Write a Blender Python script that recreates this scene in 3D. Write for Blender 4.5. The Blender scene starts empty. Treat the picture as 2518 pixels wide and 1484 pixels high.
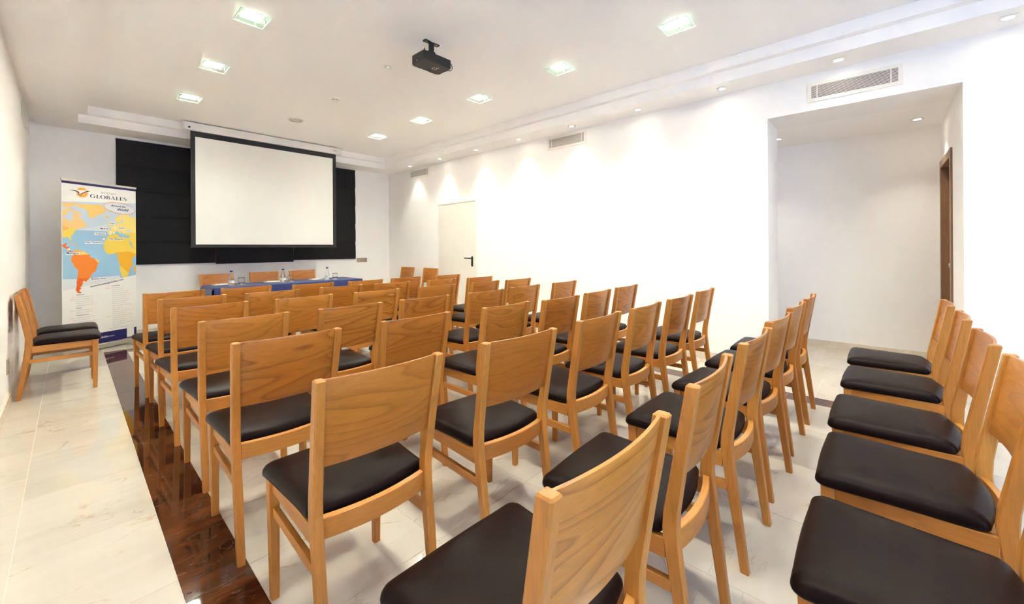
import bpy, bmesh, math, random
from mathutils import Vector, Matrix

random.seed(7)
PI = math.pi
scene = bpy.context.scene
C = scene.collection

# ---------------------------------------------------------------- camera
FPX, CX, CY, YAW, ROLL, CAMZ = 989.766, 1259.0, 609.0, 0.8321, -0.0062, 1.25
fw = Vector((math.sin(YAW), math.cos(YAW), 0)); rt = Vector((math.cos(YAW), -math.sin(YAW), 0)); up = Vector((0, 0, 1))
r2 = rt * math.cos(ROLL) + up * math.sin(ROLL); u2 = -rt * math.sin(ROLL) + up * math.cos(ROLL)
cd = bpy.data.cameras.new('camera'); cam = bpy.data.objects.new('camera', cd); C.objects.link(cam)
cd.sensor_fit = 'HORIZONTAL'; cd.sensor_width = 36.0; cd.lens = FPX * 36.0 / 2518
cd.shift_x = 0.0; cd.shift_y = -(742.0 - CY) / 2518
cd.clip_start = 0.02; cd.clip_end = 60
cam.matrix_world = Matrix(((r2.x, u2.x, -fw.x, 0), (r2.y, u2.y, -fw.y, 0), (r2.z, u2.z, -fw.z, CAMZ), (0, 0, 0, 1)))
scene.camera = cam

# ---------------------------------------------------------------- world, daylight, exposure
w = bpy.data.worlds.new('daylight'); scene.world = w; w.use_nodes = True
bg = w.node_tree.nodes['Background']
bg.inputs['Color'].default_value = (0.34, 0.56, 1.0, 1); bg.inputs['Strength'].default_value = 11.0
WIN = (-0.1, 2.3, 0.85, 2.45)          # window opening in the rear wall: x0, x1, z0, z1
YREAR = -2.6
pl = bpy.data.lights.new('window_portal', 'AREA'); pl.shape = 'RECTANGLE'; pl.size = WIN[1] - WIN[0]; pl.size_y = WIN[3] - WIN[2]
pl.cycles.is_portal = True
po = bpy.data.objects.new('window_portal', pl); C.objects.link(po)
po.location = ((WIN[0] + WIN[1]) / 2, YREAR - 0.11, (WIN[2] + WIN[3]) / 2); po.rotation_euler = (PI / 2, 0, 0)
PANEL_E = 545.0      # emission of the ceiling panels
SPOT_W = 29.0        # each halogen downlight
vs = scene.view_settings
vs.view_transform = 'Standard'; vs.look = 'None'; vs.gamma = 1.0; vs.use_curve_mapping = False
vs.exposure = 0.14
scene.cycles.use_denoising = True
scene.cycles.max_bounces = 18; scene.cycles.diffuse_bounces = 14; scene.cycles.glossy_bounces = 4
scene.cycles.transparent_max_bounces = 12; scene.cycles.transmission_bounces = 8
scene.cycles.caustics_reflective = False; scene.cycles.caustics_refractive = False
scene.cycles.sample_clamp_indirect = 0.0

# ---------------------------------------------------------------- helpers
def box(bm, x0, x1, y0, y1, z0, z1, M=None):
    vs_ = [bm.verts.new(p) for p in ((x0, y0, z0), (x1, y0, z0), (x1, y1, z0), (x0, y1, z0), (x0, y0, z1), (x1, y0, z1), (x1, y1, z1), (x0, y1, z1))]
    if M is not None:
        for v in vs_: v.co = M @ v.co
    for f in ((3, 2, 1, 0), (4, 5, 6, 7), (0, 1, 5, 4), (1, 2, 6, 5), (2, 3, 7, 6), (3, 0, 4, 7)):
        bm.faces.new([vs_[i] for i in f])
    return vs_

def bevel(bm, w_, seg=2):
    bmesh.ops.bevel(bm, geom=list(bm.edges), offset=w_, segments=seg, profile=0.6, affect='EDGES', clamp_overlap=True)

def bx(*a, bev=0.0, seg=2):
    bm = bmesh.new(); box(bm, *a)
    if bev: bevel(bm, bev, seg)
    return bm

def lathe(bm, prof, n=24, c=(0, 0, 0), cap0=True, cap1=True, axis='Z'):
    rings = []
    for r, z in prof:
        ring = []
        for i in range(n):
            a = 2 * PI * i / n
            if axis == 'Z': p = (c[0] + r * math.cos(a), c[1] + r * math.sin(a), c[2] + z)
            elif axis == 'X': p = (c[0] + z, c[1] + r * math.cos(a), c[2] + r * math.sin(a))
            else: p = (c[0] + r * math.sin(a), c[1] + z, c[2] + r * math.cos(a))
            ring.append(bm.verts.new(p))
        rings.append(ring)
    for a, b in zip(rings, rings[1:]):
        for i in range(n):
            j = (i + 1) % n
            bm.faces.new((a[i], a[j], b[j], b[i]))
    if cap0: bm.faces.new(list(reversed(rings[0])))
    if cap1: bm.faces.new(rings[-1])

def tube(bm, pts, r, n=10):
    pts = [Vector(p) for p in pts]; rings = []
    for i, p in enumerate(pts):
        t = (pts[min(i + 1, len(pts) - 1)] - pts[max(i - 1, 0)]).normalized()
        ref = Vector((0, 0, 1)) if abs(t.z) < 0.9 else Vector((1, 0, 0))
        a = t.cross(ref).normalized(); b = t.cross(a)
        rings.append([bm.verts.new(p + r * (math.cos(2 * PI * k / n) * a + math.sin(2 * PI * k / n) * b)) for k in range(n)])
    for a, b in zip(rings, rings[1:]):
        for k in range(n):
            bm.faces.new((a[k], a[(k + 1) % n], b[(k + 1) % n], b[k]))
    bm.faces.new(rings[0]); bm.faces.new(list(reversed(rings[-1])))

def prism(bm, pts, z0, z1, M=None):
    a = [bm.verts.new((p[0], p[1], z0)) for p in pts]; b = [bm.verts.new((p[0], p[1], z1)) for p in pts]
    n = len(pts)
    if M is not None:
        for v in a + b: v.co = M @ v.co
    bm.faces.new(list(reversed(a))); bm.faces.new(b)
    for i in range(n): bm.faces.new((a[i], a[(i + 1) % n], b[(i + 1) % n], b[i]))

def loft(bm, rings, close=True, caps=True):
    R = [[bm.verts.new(p) for p in r] for r in rings]; n = len(R[0])
    for a, b in zip(R, R[1:]):
        for i in range(n if close else n - 1):
            j = (i + 1) % n; bm.faces.new((a[i], a[j], b[j], b[i]))
    if caps: bm.faces.new(list(reversed(R[0]))); bm.faces.new(R[-1])
    return R

def mesh(name, bm, m, smooth=False, angle=None):
    bmesh.ops.recalc_face_normals(bm, faces=list(bm.faces))
    me = bpy.data.meshes.new(name); bm.to_mesh(me); bm.free()
    if m is not None: me.materials.append(m)
    if smooth:
        me.shade_smooth()
        if angle: me.set_sharp_from_angle(angle=math.radians(angle))
    return me

def obj(name, data, m=None, parent=None, smooth=False, angle=None, loc=None, rotz=None):
    if isinstance(data, bmesh.types.BMesh): data = mesh(name, data, m, smooth, angle)
    o = bpy.data.objects.new(name, data); C.objects.link(o)
    if parent is not None: o.parent = parent
    if loc is not None: o.location = loc
    if rotz is not None: o.rotation_euler = (0, 0, rotz)
    return o

def tag(o, label=None, cat=None, group=None, kind=None):
    if label: o['label'] = label
    if cat: o['category'] = cat
    if group: o['group'] = group
    if kind: o['kind'] = kind
    return o

def thing(name, label, cat, loc=(0, 0, 0), rotz=0.0, group=None):
    o = bpy.data.objects.new(name, None); C.objects.link(o); o.empty_display_size = 0.1
    o.location = loc; o.rotation_euler = (0, 0, rotz)
    return tag(o, label, cat, group)

def struct(name, bm, m, label=None, **k): return tag(obj(name, bm, m, **k), label=label, kind='structure')

def dup(root, loc, rotz, label):
    r = root.copy(); C.objects.link(r); r.location = loc; r.rotation_euler = (0, 0, rotz); r['label'] = label
    for ch in list(root.children):
        c = ch.copy(); C.objects.link(c); c.parent = r
        for g in list(ch.children):
            d = g.copy(); C.objects.link(d); d.parent = c
    return r

# ---------------------------------------------------------------- materials
def nodes(name):
    m = bpy.data.materials.new(name); m.use_nodes = True
    return m, m.node_tree.nodes, m.node_tree.links, m.node_tree.nodes['Principled BSDF']

def plain(name, col, rough=0.5, metal=0.0, bump=0.0, bscale=200.0, coat=0.0, vary=0.0, sheen=0.0):
    m, N, L, P = nodes(name)
    P.inputs['Base Color'].default_value = (*col, 1); P.inputs['Roughness'].default_value = rough; P.inputs['Metallic'].default_value = metal
    P.inputs['Coat Weight'].default_value = coat; P.inputs['Sheen Weight'].default_value = sheen
    tc = N.new('ShaderNodeTexCoord')
    if bump or vary:
        nz = N.new('ShaderNodeTexNoise'); nz.inputs['Scale'].default_value = bscale; nz.inputs['Detail'].default_value = 4
        L.new(tc.outputs['Object'], nz.inputs['Vector'])
        if bump:
            b = N.new('ShaderNodeBump'); b.inputs['Strength'].default_value = bump; b.inputs['Distance'].default_value = 0.002
            L.new(nz.outputs['Fac'], b.inputs['Height']); L.new(b.outputs['Normal'], P.inputs['Normal'])
        if vary:
            hs = N.new('ShaderNodeHueSaturation'); hs.inputs['Color'].default_value = (*col, 1)
            mr = N.new('ShaderNodeMapRange'); mr.inputs['To Min'].default_value = 1 - vary; mr.inputs['To Max'].default_value = 1 + vary
            L.new(nz.outputs['Fac'], mr.inputs['Value']); L.new(mr.outputs['Result'], hs.inputs['Value']); L.new(hs.outputs['Color'], P.inputs['Base Color'])
    return m

def emit(name, col, s):
    m = bpy.data.materials.new(name); m.use_nodes = True; N = m.node_tree.nodes; N.clear()
    e = N.new('ShaderNodeEmission'); e.inputs['Color'].default_value = (*col, 1); e.inputs['Strength'].default_value = s
    o = N.new('ShaderNodeOutputMaterial'); m.node_tree.links.new(e.outputs[0], o.inputs[0]); return m

def ramp(N, stops):
    r = N.new('ShaderNodeValToRGB'); cr = r.color_ramp
    while len(cr.elements) > 1: cr.elements.remove(cr.elements[-1])
    cr.elements[0].position = stops[0][0]; cr.elements[0].color = (*stops[0][1], 1)
    for p, c in stops[1:]:
        e = cr.elements.new(p); e.color = (*c, 1)
    return r

def rnd_coords(N, L, scale, mul=40.0):
    tc = N.new('ShaderNodeTexCoord'); oi = N.new('ShaderNodeObjectInfo')
    m1 = N.new('ShaderNodeVectorMath'); m1.operation = 'MULTIPLY'; m1.inputs[1].default_value = scale
    wn = N.new('ShaderNodeTexWhiteNoise'); wn.noise_dimensions = '1D'
    sc = N.new('ShaderNodeVectorMath'); sc.operation = 'MULTIPLY'; sc.inputs[1].default_value = (mul, mul, mul)
    ad = N.new('ShaderNodeVectorMath'); ad.operation = 'ADD'
    L.new(tc.outputs['Object'], m1.inputs[0]); L.new(oi.outputs['Random'], wn.inputs['W']); L.new(wn.outputs['Color'], sc.inputs[0])
    L.new(m1.outputs[0], ad.inputs[0]); L.new(sc.outputs[0], ad.inputs[1])
    return ad.outputs[0], oi.outputs['Random'], wn.outputs['Color']

def wood(name, axis, light, dark, fig=0.5, line=(0.25, 0.10, 0.03), rough=0.36):
    m, N, L, P = nodes(name)
    st = {'x': (1.0, 7, 7), 'y': (7, 1.0, 7), 'z': (7, 7, 1.0)}[axis]
    co, rv, wc = rnd_coords(N, L, st)
    # fine pores
    st2 = {'x': (14, 160, 160), 'y': (160, 14, 160), 'z': (160, 160, 14)}[axis]
    co2, _, _ = rnd_coords(N, L, st2)
    n2 = N.new('ShaderNodeTexNoise'); n2.inputs['Scale'].default_value = 1.0; n2.inputs['Detail'].default_value = 3; L.new(co2, n2.inputs['Vector'])
    # growth figure: contour lines of a soft stretched noise
    n1 = N.new('ShaderNodeTexNoise'); n1.inputs['Scale'].default_value = 0.85; n1.inputs['Detail'].default_value = 1.6; n1.inputs['Roughness'].default_value = 0.4
    L.new(co, n1.inputs['Vector'])
    mu = N.new('ShaderNodeMath'); mu.operation = 'MULTIPLY'; mu.inputs[1].default_value = 15.0
    fr = N.new('ShaderNodeMath'); fr.operation = 'FRACT'
    L.new(n1.outputs['Fac'], mu.inputs[0]); L.new(mu.outputs[0], fr.inputs[0])
    rl = ramp(N, [(0.0, (1, 1, 1)), (0.10, (0.55, 0.55, 0.55)), (0.45, (0.1, 0.1, 0.1)), (0.9, (0.0, 0.0, 0.0)), (1.0, (0.85, 0.85, 0.85))]); L.new(fr.outputs[0], rl.inputs['Fac'])
    # body colour from broad noise + per part shift
    n3 = N.new('ShaderNodeTexNoise'); n3.inputs['Scale'].default_value = 0.5; n3.inputs['Detail'].default_value = 2; L.new(co, n3.inputs['Vector'])
    mx = N.new('ShaderNodeMix'); mx.data_type = 'RGBA'; mx.inputs[6].default_value = (*light, 1); mx.inputs[7].default_value = (*dark, 1)
    av = N.new('ShaderNodeMath'); av.operation = 'MULTIPLY_ADD'; av.inputs[1].default_value = 0.6
    L.new(n3.outputs['Fac'], av.inputs[0])
    sx = N.new('ShaderNodeSeparateColor'); L.new(wc, sx.inputs[0])
    mm = N.new('ShaderNodeMath'); mm.operation = 'MULTIPLY'; mm.inputs[1].default_value = 0.55; L.new(sx.outputs['Red'], mm.inputs[0]); L.new(mm.outputs[0], av.inputs[2])
    L.new(av.outputs[0], mx.inputs[0])
    # figure strength differs from part to part
    fs = N.new('ShaderNodeMapRange'); fs.inputs['To Min'].default_value = fig * 0.25; fs.inputs['To Max'].default_value = fig; L.new(sx.outputs['Green'], fs.inputs['Value'])
    fm = N.new('ShaderNodeMath'); fm.operation = 'MULTIPLY'; L.new(rl.outputs['Color'], fm.inputs[0]); L.new(fs.outputs[0], fm.inputs[1])
    m2 = N.new('ShaderNodeMix'); m2.data_type = 'RGBA'; L.new(fm.outputs[0], m2.inputs[0]); L.new(mx.outputs[2], m2.inputs[6]); m2.inputs[7].default_value = (*line, 1)
    pr = ramp(N, [(0.30, (0.84, 0.84, 0.84)), (0.62, (1.04, 1.04, 1.04))]); L.new(n2.outputs['Fac'], pr.inputs['Fac'])
    m3 = N.new('ShaderNodeMix'); m3.data_type = 'RGBA'; m3.blend_type = 'MULTIPLY'; m3.inputs[0].default_value = 0.8
    L.new(m2.outputs[2], m3.inputs[6]); L.new(pr.outputs['Color'], m3.inputs[7])
    L.new(m3.outputs[2], P.inputs['Base Color'])
    P.inputs['Roughness'].default_value = rough; P.inputs['Coat Weight'].default_value = 0.12; P.inputs['Coat Roughness'].default_value = 0.25
    P.inputs['Specular IOR Level'].default_value = 0.4
    return m

def marble(name, c1, c2, vein, vein_w, vein_amt, scale, rough=0.07, white=None):
    m, N, L, P = nodes(name)
    co, rv, wc = rnd_coords(N, L, (1, 1, 1), 30.0)
    n1 = N.new('ShaderNodeTexNoise'); n1.inputs['Scale'].default_value = scale; n1.inputs['Detail'].default_value = 6; n1.inputs['Roughness'].default_value = 0.62; n1.inputs['Distortion'].default_value = 0.6
    mp = N.new('ShaderNodeMapping'); mp.inputs['Scale'].default_value = (0.55, 1.5, 1); mp.inputs['Rotation'].default_value = (0, 0, 0.35); L.new(co, mp.inputs['Vector']); L.new(mp.outputs[0], n1.inputs['Vector'])
    r1 = ramp(N, [(0.3, c1), (0.7, c2)]); L.new(n1.outputs['Fac'], r1.inputs['Fac'])
    # thin wandering veins: zero crossing of a distorted noise
    n2 = N.new('ShaderNodeTexNoise'); n2.inputs['Scale'].default_value = scale * 0.8; n2.inputs['Detail'].default_value = 5; n2.inputs['Distortion'].default_value = 1.4; L.new(mp.outputs[0], n2.inputs['Vector'])
    sb = N.new('ShaderNodeMath'); sb.operation = 'SUBTRACT'; sb.inputs[1].default_value = 0.5; L.new(n2.outputs['Fac'], sb.inputs[0])
    ab = N.new('ShaderNodeMath'); ab.operation = 'ABSOLUTE'; L.new(sb.outputs[0], ab.inputs[0])
    vr = ramp(N, [(0.0, (1, 1, 1)), (vein_w, (0, 0, 0))]); L.new(ab.outputs[0], vr.inputs['Fac'])
    n4 = N.new('ShaderNodeTexNoise'); n4.inputs['Scale'].default_value = scale * 1.7; L.new(co, n4.inputs['Vector'])
    gate = ramp(N, [(0.48, (0, 0, 0)), (0.62, (1, 1, 1))]); L.new(n4.outputs['Fac'], gate.inputs['Fac'])
    vm = N.new('ShaderNodeMath'); vm.operation = 'MULTIPLY'; L.new(vr.outputs['Color'], vm.inputs[0]); L.new(gate.outputs['Color'], vm.inputs[1])
    vm2 = N.new('ShaderNodeMath'); vm2.operation = 'MULTIPLY'; vm2.inputs[1].default_value = vein_amt; L.new(vm.outputs[0], vm2.inputs[0])
    mx = N.new('ShaderNodeMix'); mx.data_type = 'RGBA'; L.new(vm2.outputs[0], mx.inputs[0]); L.new(r1.outputs['Color'], mx.inputs[6]); mx.inputs[7].default_value = (*vein, 1)
    out = mx.outputs[2]
    # small tone change per tile
    hs = N.new('ShaderNodeHueSaturation'); mr = N.new('ShaderNodeMapRange'); mr.inputs['To Min'].default_value = 0.965; mr.inputs['To Max'].default_value = 1.03
    L.new(rv, mr.inputs['Value']); L.new(mr.outputs[0], hs.inputs['Value']); L.new(out, hs.inputs['Color']); L.new(hs.outputs['Color'], P.inputs['Base Color'])
    P.inputs['Roughness'].default_value = rough; P.inputs['Specular IOR Level'].default_value = 0.5
    return m

def thin_glass(name, col, gl=0.12):
    m = bpy.data.materials.new(name); m.use_nodes = True; N = m.node_tree.nodes; L = m.node_tree.links; N.clear()
    t = N.new('ShaderNodeBsdfTransparent'); t.inputs['Color'].default_value = (*col, 1)
    g = N.new('ShaderNodeBsdfGlossy'); g.inputs['Roughness'].default_value = 0.03
    mx = N.new('ShaderNodeMixShader'); mx.inputs[0].default_value = gl
    L.new(t.outputs[0], mx.inputs[1]); L.new(g.outputs[0], mx.inputs[2])
    o = N.new('ShaderNodeOutputMaterial'); L.new(mx.outputs[0], o.inputs[0]); return m

M = {}
M['wall'] = plain('wall_paint', (0.90, 0.885, 0.865), 0.75, bump=0.08, bscale=160)
M['ceil'] = plain('ceiling_paint', (0.935, 0.92, 0.905), 0.85, bump=0.05, bscale=160)
M['white'] = plain('white_lacquer', (0.82, 0.80, 0.76), 0.35, vary=0.01, bscale=3)
M['door_white'] = plain('door_white', (0.78, 0.745, 0.68), 0.4, vary=0.01, bscale=3)
M['grille'] = plain('grille_white', (0.82, 0.79, 0.73), 0.4, vary=0.01, bscale=5)
M['dark'] = plain('duct_shade', (0.008, 0.006, 0.004), 0.9, vary=0.1, bscale=8)  # near-black colour stands in for the shade inside vents and slots
M['grout'] = plain('grout', (0.62, 0.57, 0.48), 0.8, bump=0.1, bscale=120)
M['cream'] = marble('cream_marble', (0.60, 0.54, 0.455), (0.52, 0.46, 0.375), (0.38, 0.235, 0.11), 0.010, 0.6, 2.6, rough=0.06)
M['brown'] = marble('brown_marble', (0.022, 0.0055, 0.0024), (0.125, 0.037, 0.0115), (0.45, 0.30, 0.20), 0.0035, 0.55, 6.5, rough=0.05)
M['base'] = marble('skirting_marble', (0.74, 0.66, 0.54), (0.66, 0.57, 0.45), (0.5, 0.38, 0.25), 0.012, 0.5, 6.0, rough=0.25)
LT, DK = (0.60, 0.27, 0.055), (0.44, 0.155, 0.022)
M['wood_z'] = wood('beech_upright', 'z', LT, DK, 0.35)
M['wood_y'] = wood('beech_rail_depth', 'y', LT, DK, 0.3)
M['wood_x'] = wood('beech_rail_width', 'x', LT, DK, 0.3)
M['panel'] = wood('beech_panel', 'x', (0.58, 0.245, 0.042), (0.40, 0.13, 0.017), 0.85, line=(0.19, 0.05, 0.008), rough=0.3)
M['door_wood'] = wood('walnut_door', 'z', (0.30, 0.165, 0.082), (0.22, 0.115, 0.055), 0.3, line=(0.15, 0.07, 0.03))
M['leather'] = plain('brown_leather', (0.0085, 0.0038, 0.0031), 0.34, bump=0.3, bscale=420)
M['leather'].node_tree.nodes['Principled BSDF'].inputs['Specular IOR Level'].default_value = 0.10
M['leather'].node_tree.nodes['Principled BSDF'].inputs['Specular Tint'].default_value = (1.0, 0.80, 0.74, 1)
M['rubber'] = plain('black_rubber', (0.012, 0.012, 0.012), 0.6, vary=0.1, bscale=20)
M['blind'] = plain('black_fabric', (0.0048, 0.0033, 0.0031), 0.8, bump=0.25, bscale=300)
M['black'] = plain('black_plastic', (0.012, 0.012, 0.012), 0.42, bump=0.1, bscale=500)
M['graphite'] = plain('graphite_plastic', (0.035, 0.030, 0.026), 0.5, bump=0.12, bscale=500)
M['sblack'] = plain('screen_black', (0.010, 0.010, 0.010), 0.6, vary=0.05, bscale=10)
M['swhite'] = plain('screen_white', (0.74, 0.725, 0.68), 0.7, bump=0.04, bscale=600)
M['cloth'] = plain('blue_cloth', (0.012, 0.022, 0.125), 0.8, bump=0.3, bscale=350, sheen=0.2, vary=0.12)
M['alu'] = plain('aluminium', (0.62, 0.60, 0.56), 0.32, metal=1.0, bump=0.03, bscale=300)
M['chrome'] = plain('chrome_trim', (0.75, 0.73, 0.70), 0.18, metal=1.0, vary=0.02, bscale=10)
M['bronze'] = plain('beige_metal', (0.42, 0.36, 0.27), 0.4, metal=0.6, vary=0.04, bscale=20)
M['paper'] = plain('white_paper', (0.82, 0.81, 0.78), 0.7, vary=0.01, bscale=20)
M['bottle'] = None
def glassmat(name, col, rough=0.0):
    m, N, L, P = nodes(name); P.inputs['Base Color'].default_value = (*col, 1); P.inputs['Roughness'].default_value = rough
    P.inputs['Transmission Weight'].default_value = 1.0; P.inputs['IOR'].default_value = 1.12; return m
M['bottle'] = glassmat('bottle_glass', (0.96, 0.98, 1.0))
M['tumbler'] = glassmat('tumbler_glass', (0.98, 0.98, 0.98))
M['cap'] = plain('blue_cap', (0.008, 0.02, 0.15), 0.4, vary=0.03, bscale=30)
M['lblue'] = plain('label_blue', (0.03, 0.25, 0.65), 0.5, vary=0.03, bscale=30)
M['plate'] = thin_glass('green_glass_plate', (0.95, 0.99, 0.965), 0.06)
M['edge'] = plain('glass_edge_green', (0.45, 0.72, 0.58), 0.15, vary=0.03, bscale=30)
M['pane'] = thin_glass('window_pane', (0.95, 0.97, 0.97), 0.05)
M['lamp'] = emit('lamp_panel', (1.0, 0.935, 0.845), PANEL_E)
M['halogen'] = emit('halogen_lens', (1.0, 0.86, 0.68), 60.0)
M['led_green'] = emit('led_green', (0.25, 1.0, 0.55), 1.2)
M['led_red'] = emit('led_red', (1.0, 0.12, 0.05), 2.5)
M['table'] = plain('table_laminate', (0.30, 0.27, 0.24), 0.5, vary=0.05, bscale=10)

# ---------------------------------------------------------------- room shell
XL, XR, YB, ZS, ZL, ZT = -0.346, 4.775, 8.05, 2.89, 2.995, 3.095
X6, YJ1, YJ2, ZH, XJ, YC = 6.30, 0.828, -0.50, 2.543, 5.30, 1.9
bm = bmesh.new(); box(bm, XL - 0.12, XL, YREAR - 0.12, YB + 0.12, -0.1, 3.3); struct('wall_left', bm, M['wall'])
bm = bmesh.new(); box(bm, XL, XR, YB, YB + 0.12, -0.1, 3.3); struct('wall_back', bm, M['wall'])
DY0, DY1, DZ = 5.16, 6.285, 2.10
bm = bmesh.new()
box(bm, XR, XJ, YJ1, DY0, 0, 3.3); box(bm, XR, XJ, DY1, YB + 0.12, 0, 3.3); box(bm, XR, XJ, DY0, DY1, DZ, 3.3); box(bm, XR + 0.12, XJ, DY0, DY1, 0, DZ)
box(bm, XR, XJ, YJ2, YJ1, ZH, 3.3); box(bm, XR, XJ, YREAR - 0.12, YJ2, 0, 3.3)
struct('wall_right', bm, M['wall'])
bm = bmesh.new()
box(bm, XL, WIN[0], YREAR - 0.12, YREAR, 0, 3.3); box(bm, WIN[1], XR, YREAR - 0.12, YREAR, 0, 3.3)
box(bm, WIN[0], WIN[1], YREAR - 0.12, YREAR, 0, WIN[2]); box(bm, WIN[0], WIN[1], YREAR - 0.12, YREAR, WIN[3], 3.3)
struct('wall_rear', bm, M['wall'])
# the passage on the right
R0, R1 = 5.40, 6.27      # door frame extents on the passage side wall
bm = bmesh.new()
box(bm, X6, X6 + 0.12, YJ2 - 0.2, YC + 0.12, 0, ZH + 0.3); struct('wall_passage_far', bm, M['wall'])
bm = bmesh.new()
box(bm, XJ, R0, YJ2 - 0.14, YJ2, 0, ZH + 0.3); box(bm, R1, X6, YJ2 - 0.14, YJ2, 0, ZH + 0.3); box(bm, R0, R1, YJ2 - 0.14, YJ2, 2.14, ZH + 0.3); box(bm, R0, R1, YJ2 - 0.14, YJ2 - 0.10, 0, 2.14)
struct('wall_passage_side', bm, M['wall'])
bm = bmesh.new(); box(bm, XJ, X6, YC, YC + 0.12, 0, ZH + 0.3); struct('wall_passage_end', bm, M['wall'])
bm = bmesh.new(); box(bm, XJ, X6, YJ2, YC, ZH, ZH + 0.12); struct('ceiling_passage', bm, M['ceil'])
# ceiling: raised centre, ledge and soffit ring
LXS = (0.978, 3.385); LYS = ((6.14, 4.90, 3.65, 2.41, 1.17, -0.07), (6.04, 4.825, 3.605, 2.405, 1.225, 0.0)); AX, AY = 0.071, 0.079
bm = bmesh.new(); xe = XL
for lx, lys in zip(LXS, LYS):
    box(bm, xe, lx - AX, YREAR, YB, ZT, ZT + 0.12); ye = YREAR
    for ly in reversed(lys): box(bm, lx - AX, lx + AX, ye, ly - AY, ZT, ZT + 0.12); ye = ly + AY
    box(bm, lx - AX, lx + AX, ye, YB, ZT, ZT + 0.12); xe = lx + AX
box(bm, xe, XR, YREAR, YB, ZT, ZT + 0.12)
struct('ceiling', bm, M['ceil'])
SX0, SX1, SY0, SY1 = 0.075, 4.40, -2.05, 7.55     # soffit opening
LX0, LX1, LY0, LY1 = 0.155, 4.32, -1.95, 7.44     # ledge opening
def ring(bm, ax0, ax1, ay0, ay1, bx0, bx1, by0, by1, z0, z1):
    box(bm, ax0, bx0, ay0, ay1, z0, z1); box(bm, bx1, ax1, ay0, ay1, z0, z1)
    box(bm, bx0, bx1, ay0, by0, z0, z1); box(bm, bx0, bx1, by1, ay1, z0, z1)
bm = bmesh.new(); ring(bm, XL + 0.046, XR, YREAR, YB, SX0, SX1, SY0, SY1, ZS, ZL)
box(bm, XL, XL + 0.046, YREAR, YB, ZS + 0.055, ZL)
struct('trim_1', bm, M['ceil'], 'white dropped soffit border around the ceiling')
bm = bmesh.new(); ring(bm, XL, XR, YREAR, YB, LX0, LX1, LY0, LY1, ZL, ZT); struct('trim_2', bm, M['ceil'], 'white upper step of the ceiling border')
# skirtings
def skirt(name, segs):
    bm = bmesh.new()
    for s in segs: box(bm, *s, 0.0, 0.08)
    struct(name, bm, M['base'])
skirt('baseboard_left', [(XL, XL + 0.012, YREAR, YB)])
skirt('baseboard_back', [(XL + 0.012, XR - 0.012, YB - 0.012, YB)])
skirt('baseboard_right', [(XR - 0.012, XR, YJ1, DY0), (XR - 0.012, XR, DY1, YB), (XR - 0.012, XR, YREAR, YJ2)])
skirt('baseboard_passage', [(X6 - 0.012, X6, YJ2, YC), (XR, XJ, YJ1 - 0.012, YJ1), (XR, R0, YJ2, YJ2 + 0.012)])
skirt('baseboard_rear', [(XL + 0.012, XR - 0.012, YREAR, YREAR + 0.012)])

# floor: grout bed and single marble slabs
bm = bmesh.new(); box(bm, XL - 0.12, X6 + 0.12, YREAR - 0.12, YB + 0.12, -0.1, -0.0012)
floor = struct('floor', bm, M['grout'])
tcache = {}
def tile(x0, x1, y0, y1, m):
    g = 0.0011; lx, ly = round(x1 - x0 - 2 * g, 4), round(y1 - y0 - 2 * g, 4)
    if lx < 0.01 or ly < 0.01: return
    k = (lx, ly, m.name)
    if k not in tcache:
        b = bmesh.new(); box(b, -lx / 2, lx / 2, -ly / 2, ly / 2, -0.0012, 0.0)
        tcache[k] = mesh('floor_slab', b, m)
    obj('slab', tcache[k], parent=floor, loc=((x0 + x1) / 2, (y0 + y1) / 2, 0))
def cells(a, b, j0, step):
    k = math.ceil((a - j0) / step - 1e-6); cs = [a]
    while j0 + k * step < b - 1e-6:
        if j0 + k * step > a + 1e-6: cs.append(j0 + k * step)
        k += 1
    cs.append(b); return list(zip(cs, cs[1:]))
BX0, BX1, BX2, BX3 = 0.270, 0.475, 3.955, 4.135
BY0, BY1, BY2, BY3 = -1.95, -1.75, 6.825, 7.030
cr, br = M['cream'], M['brown']
for a, b in cells(YREAR, YB, 2.57, 0.605): tile(-0.165, BX0, a, b, cr)
for a, b in cells(YREAR, YB, 2.27, 0.605): tile(XL, -0.165, a, b, cr)
for a, b in cells(BY0, BY3, 3.68, 0.62): tile(BX0, BX1, a, b, br); tile(BX2, BX3, a, b, br)
for a, b in cells(BX1, BX2, BX1, 0.58):
    tile(a, b, BY2, BY3, br); tile(a, b, BY0, BY1, br)
    for c, d in cells(BY1, BY2, 1.40, 0.456): tile(a, b, c, d, cr)
for a, b in cells(BX0, BX3, BX1, 0.58):
    for c, d in cells(BY3, YB, BY3, 0.51): tile(a, b, c, d, cr)
    tile(a, b, YREAR, BY0, cr)
for a, b in cells(YREAR, YB, 1.0, 0.605): tile(BX3, XR, a, b, cr)
for a, b in cells(XR, X6, XR, 0.51):
    for c, d in cells(YJ2, YJ1 if b < XJ + 0.02 else YC, YJ2, 0.605): tile(a, b, c, d, cr)

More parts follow.
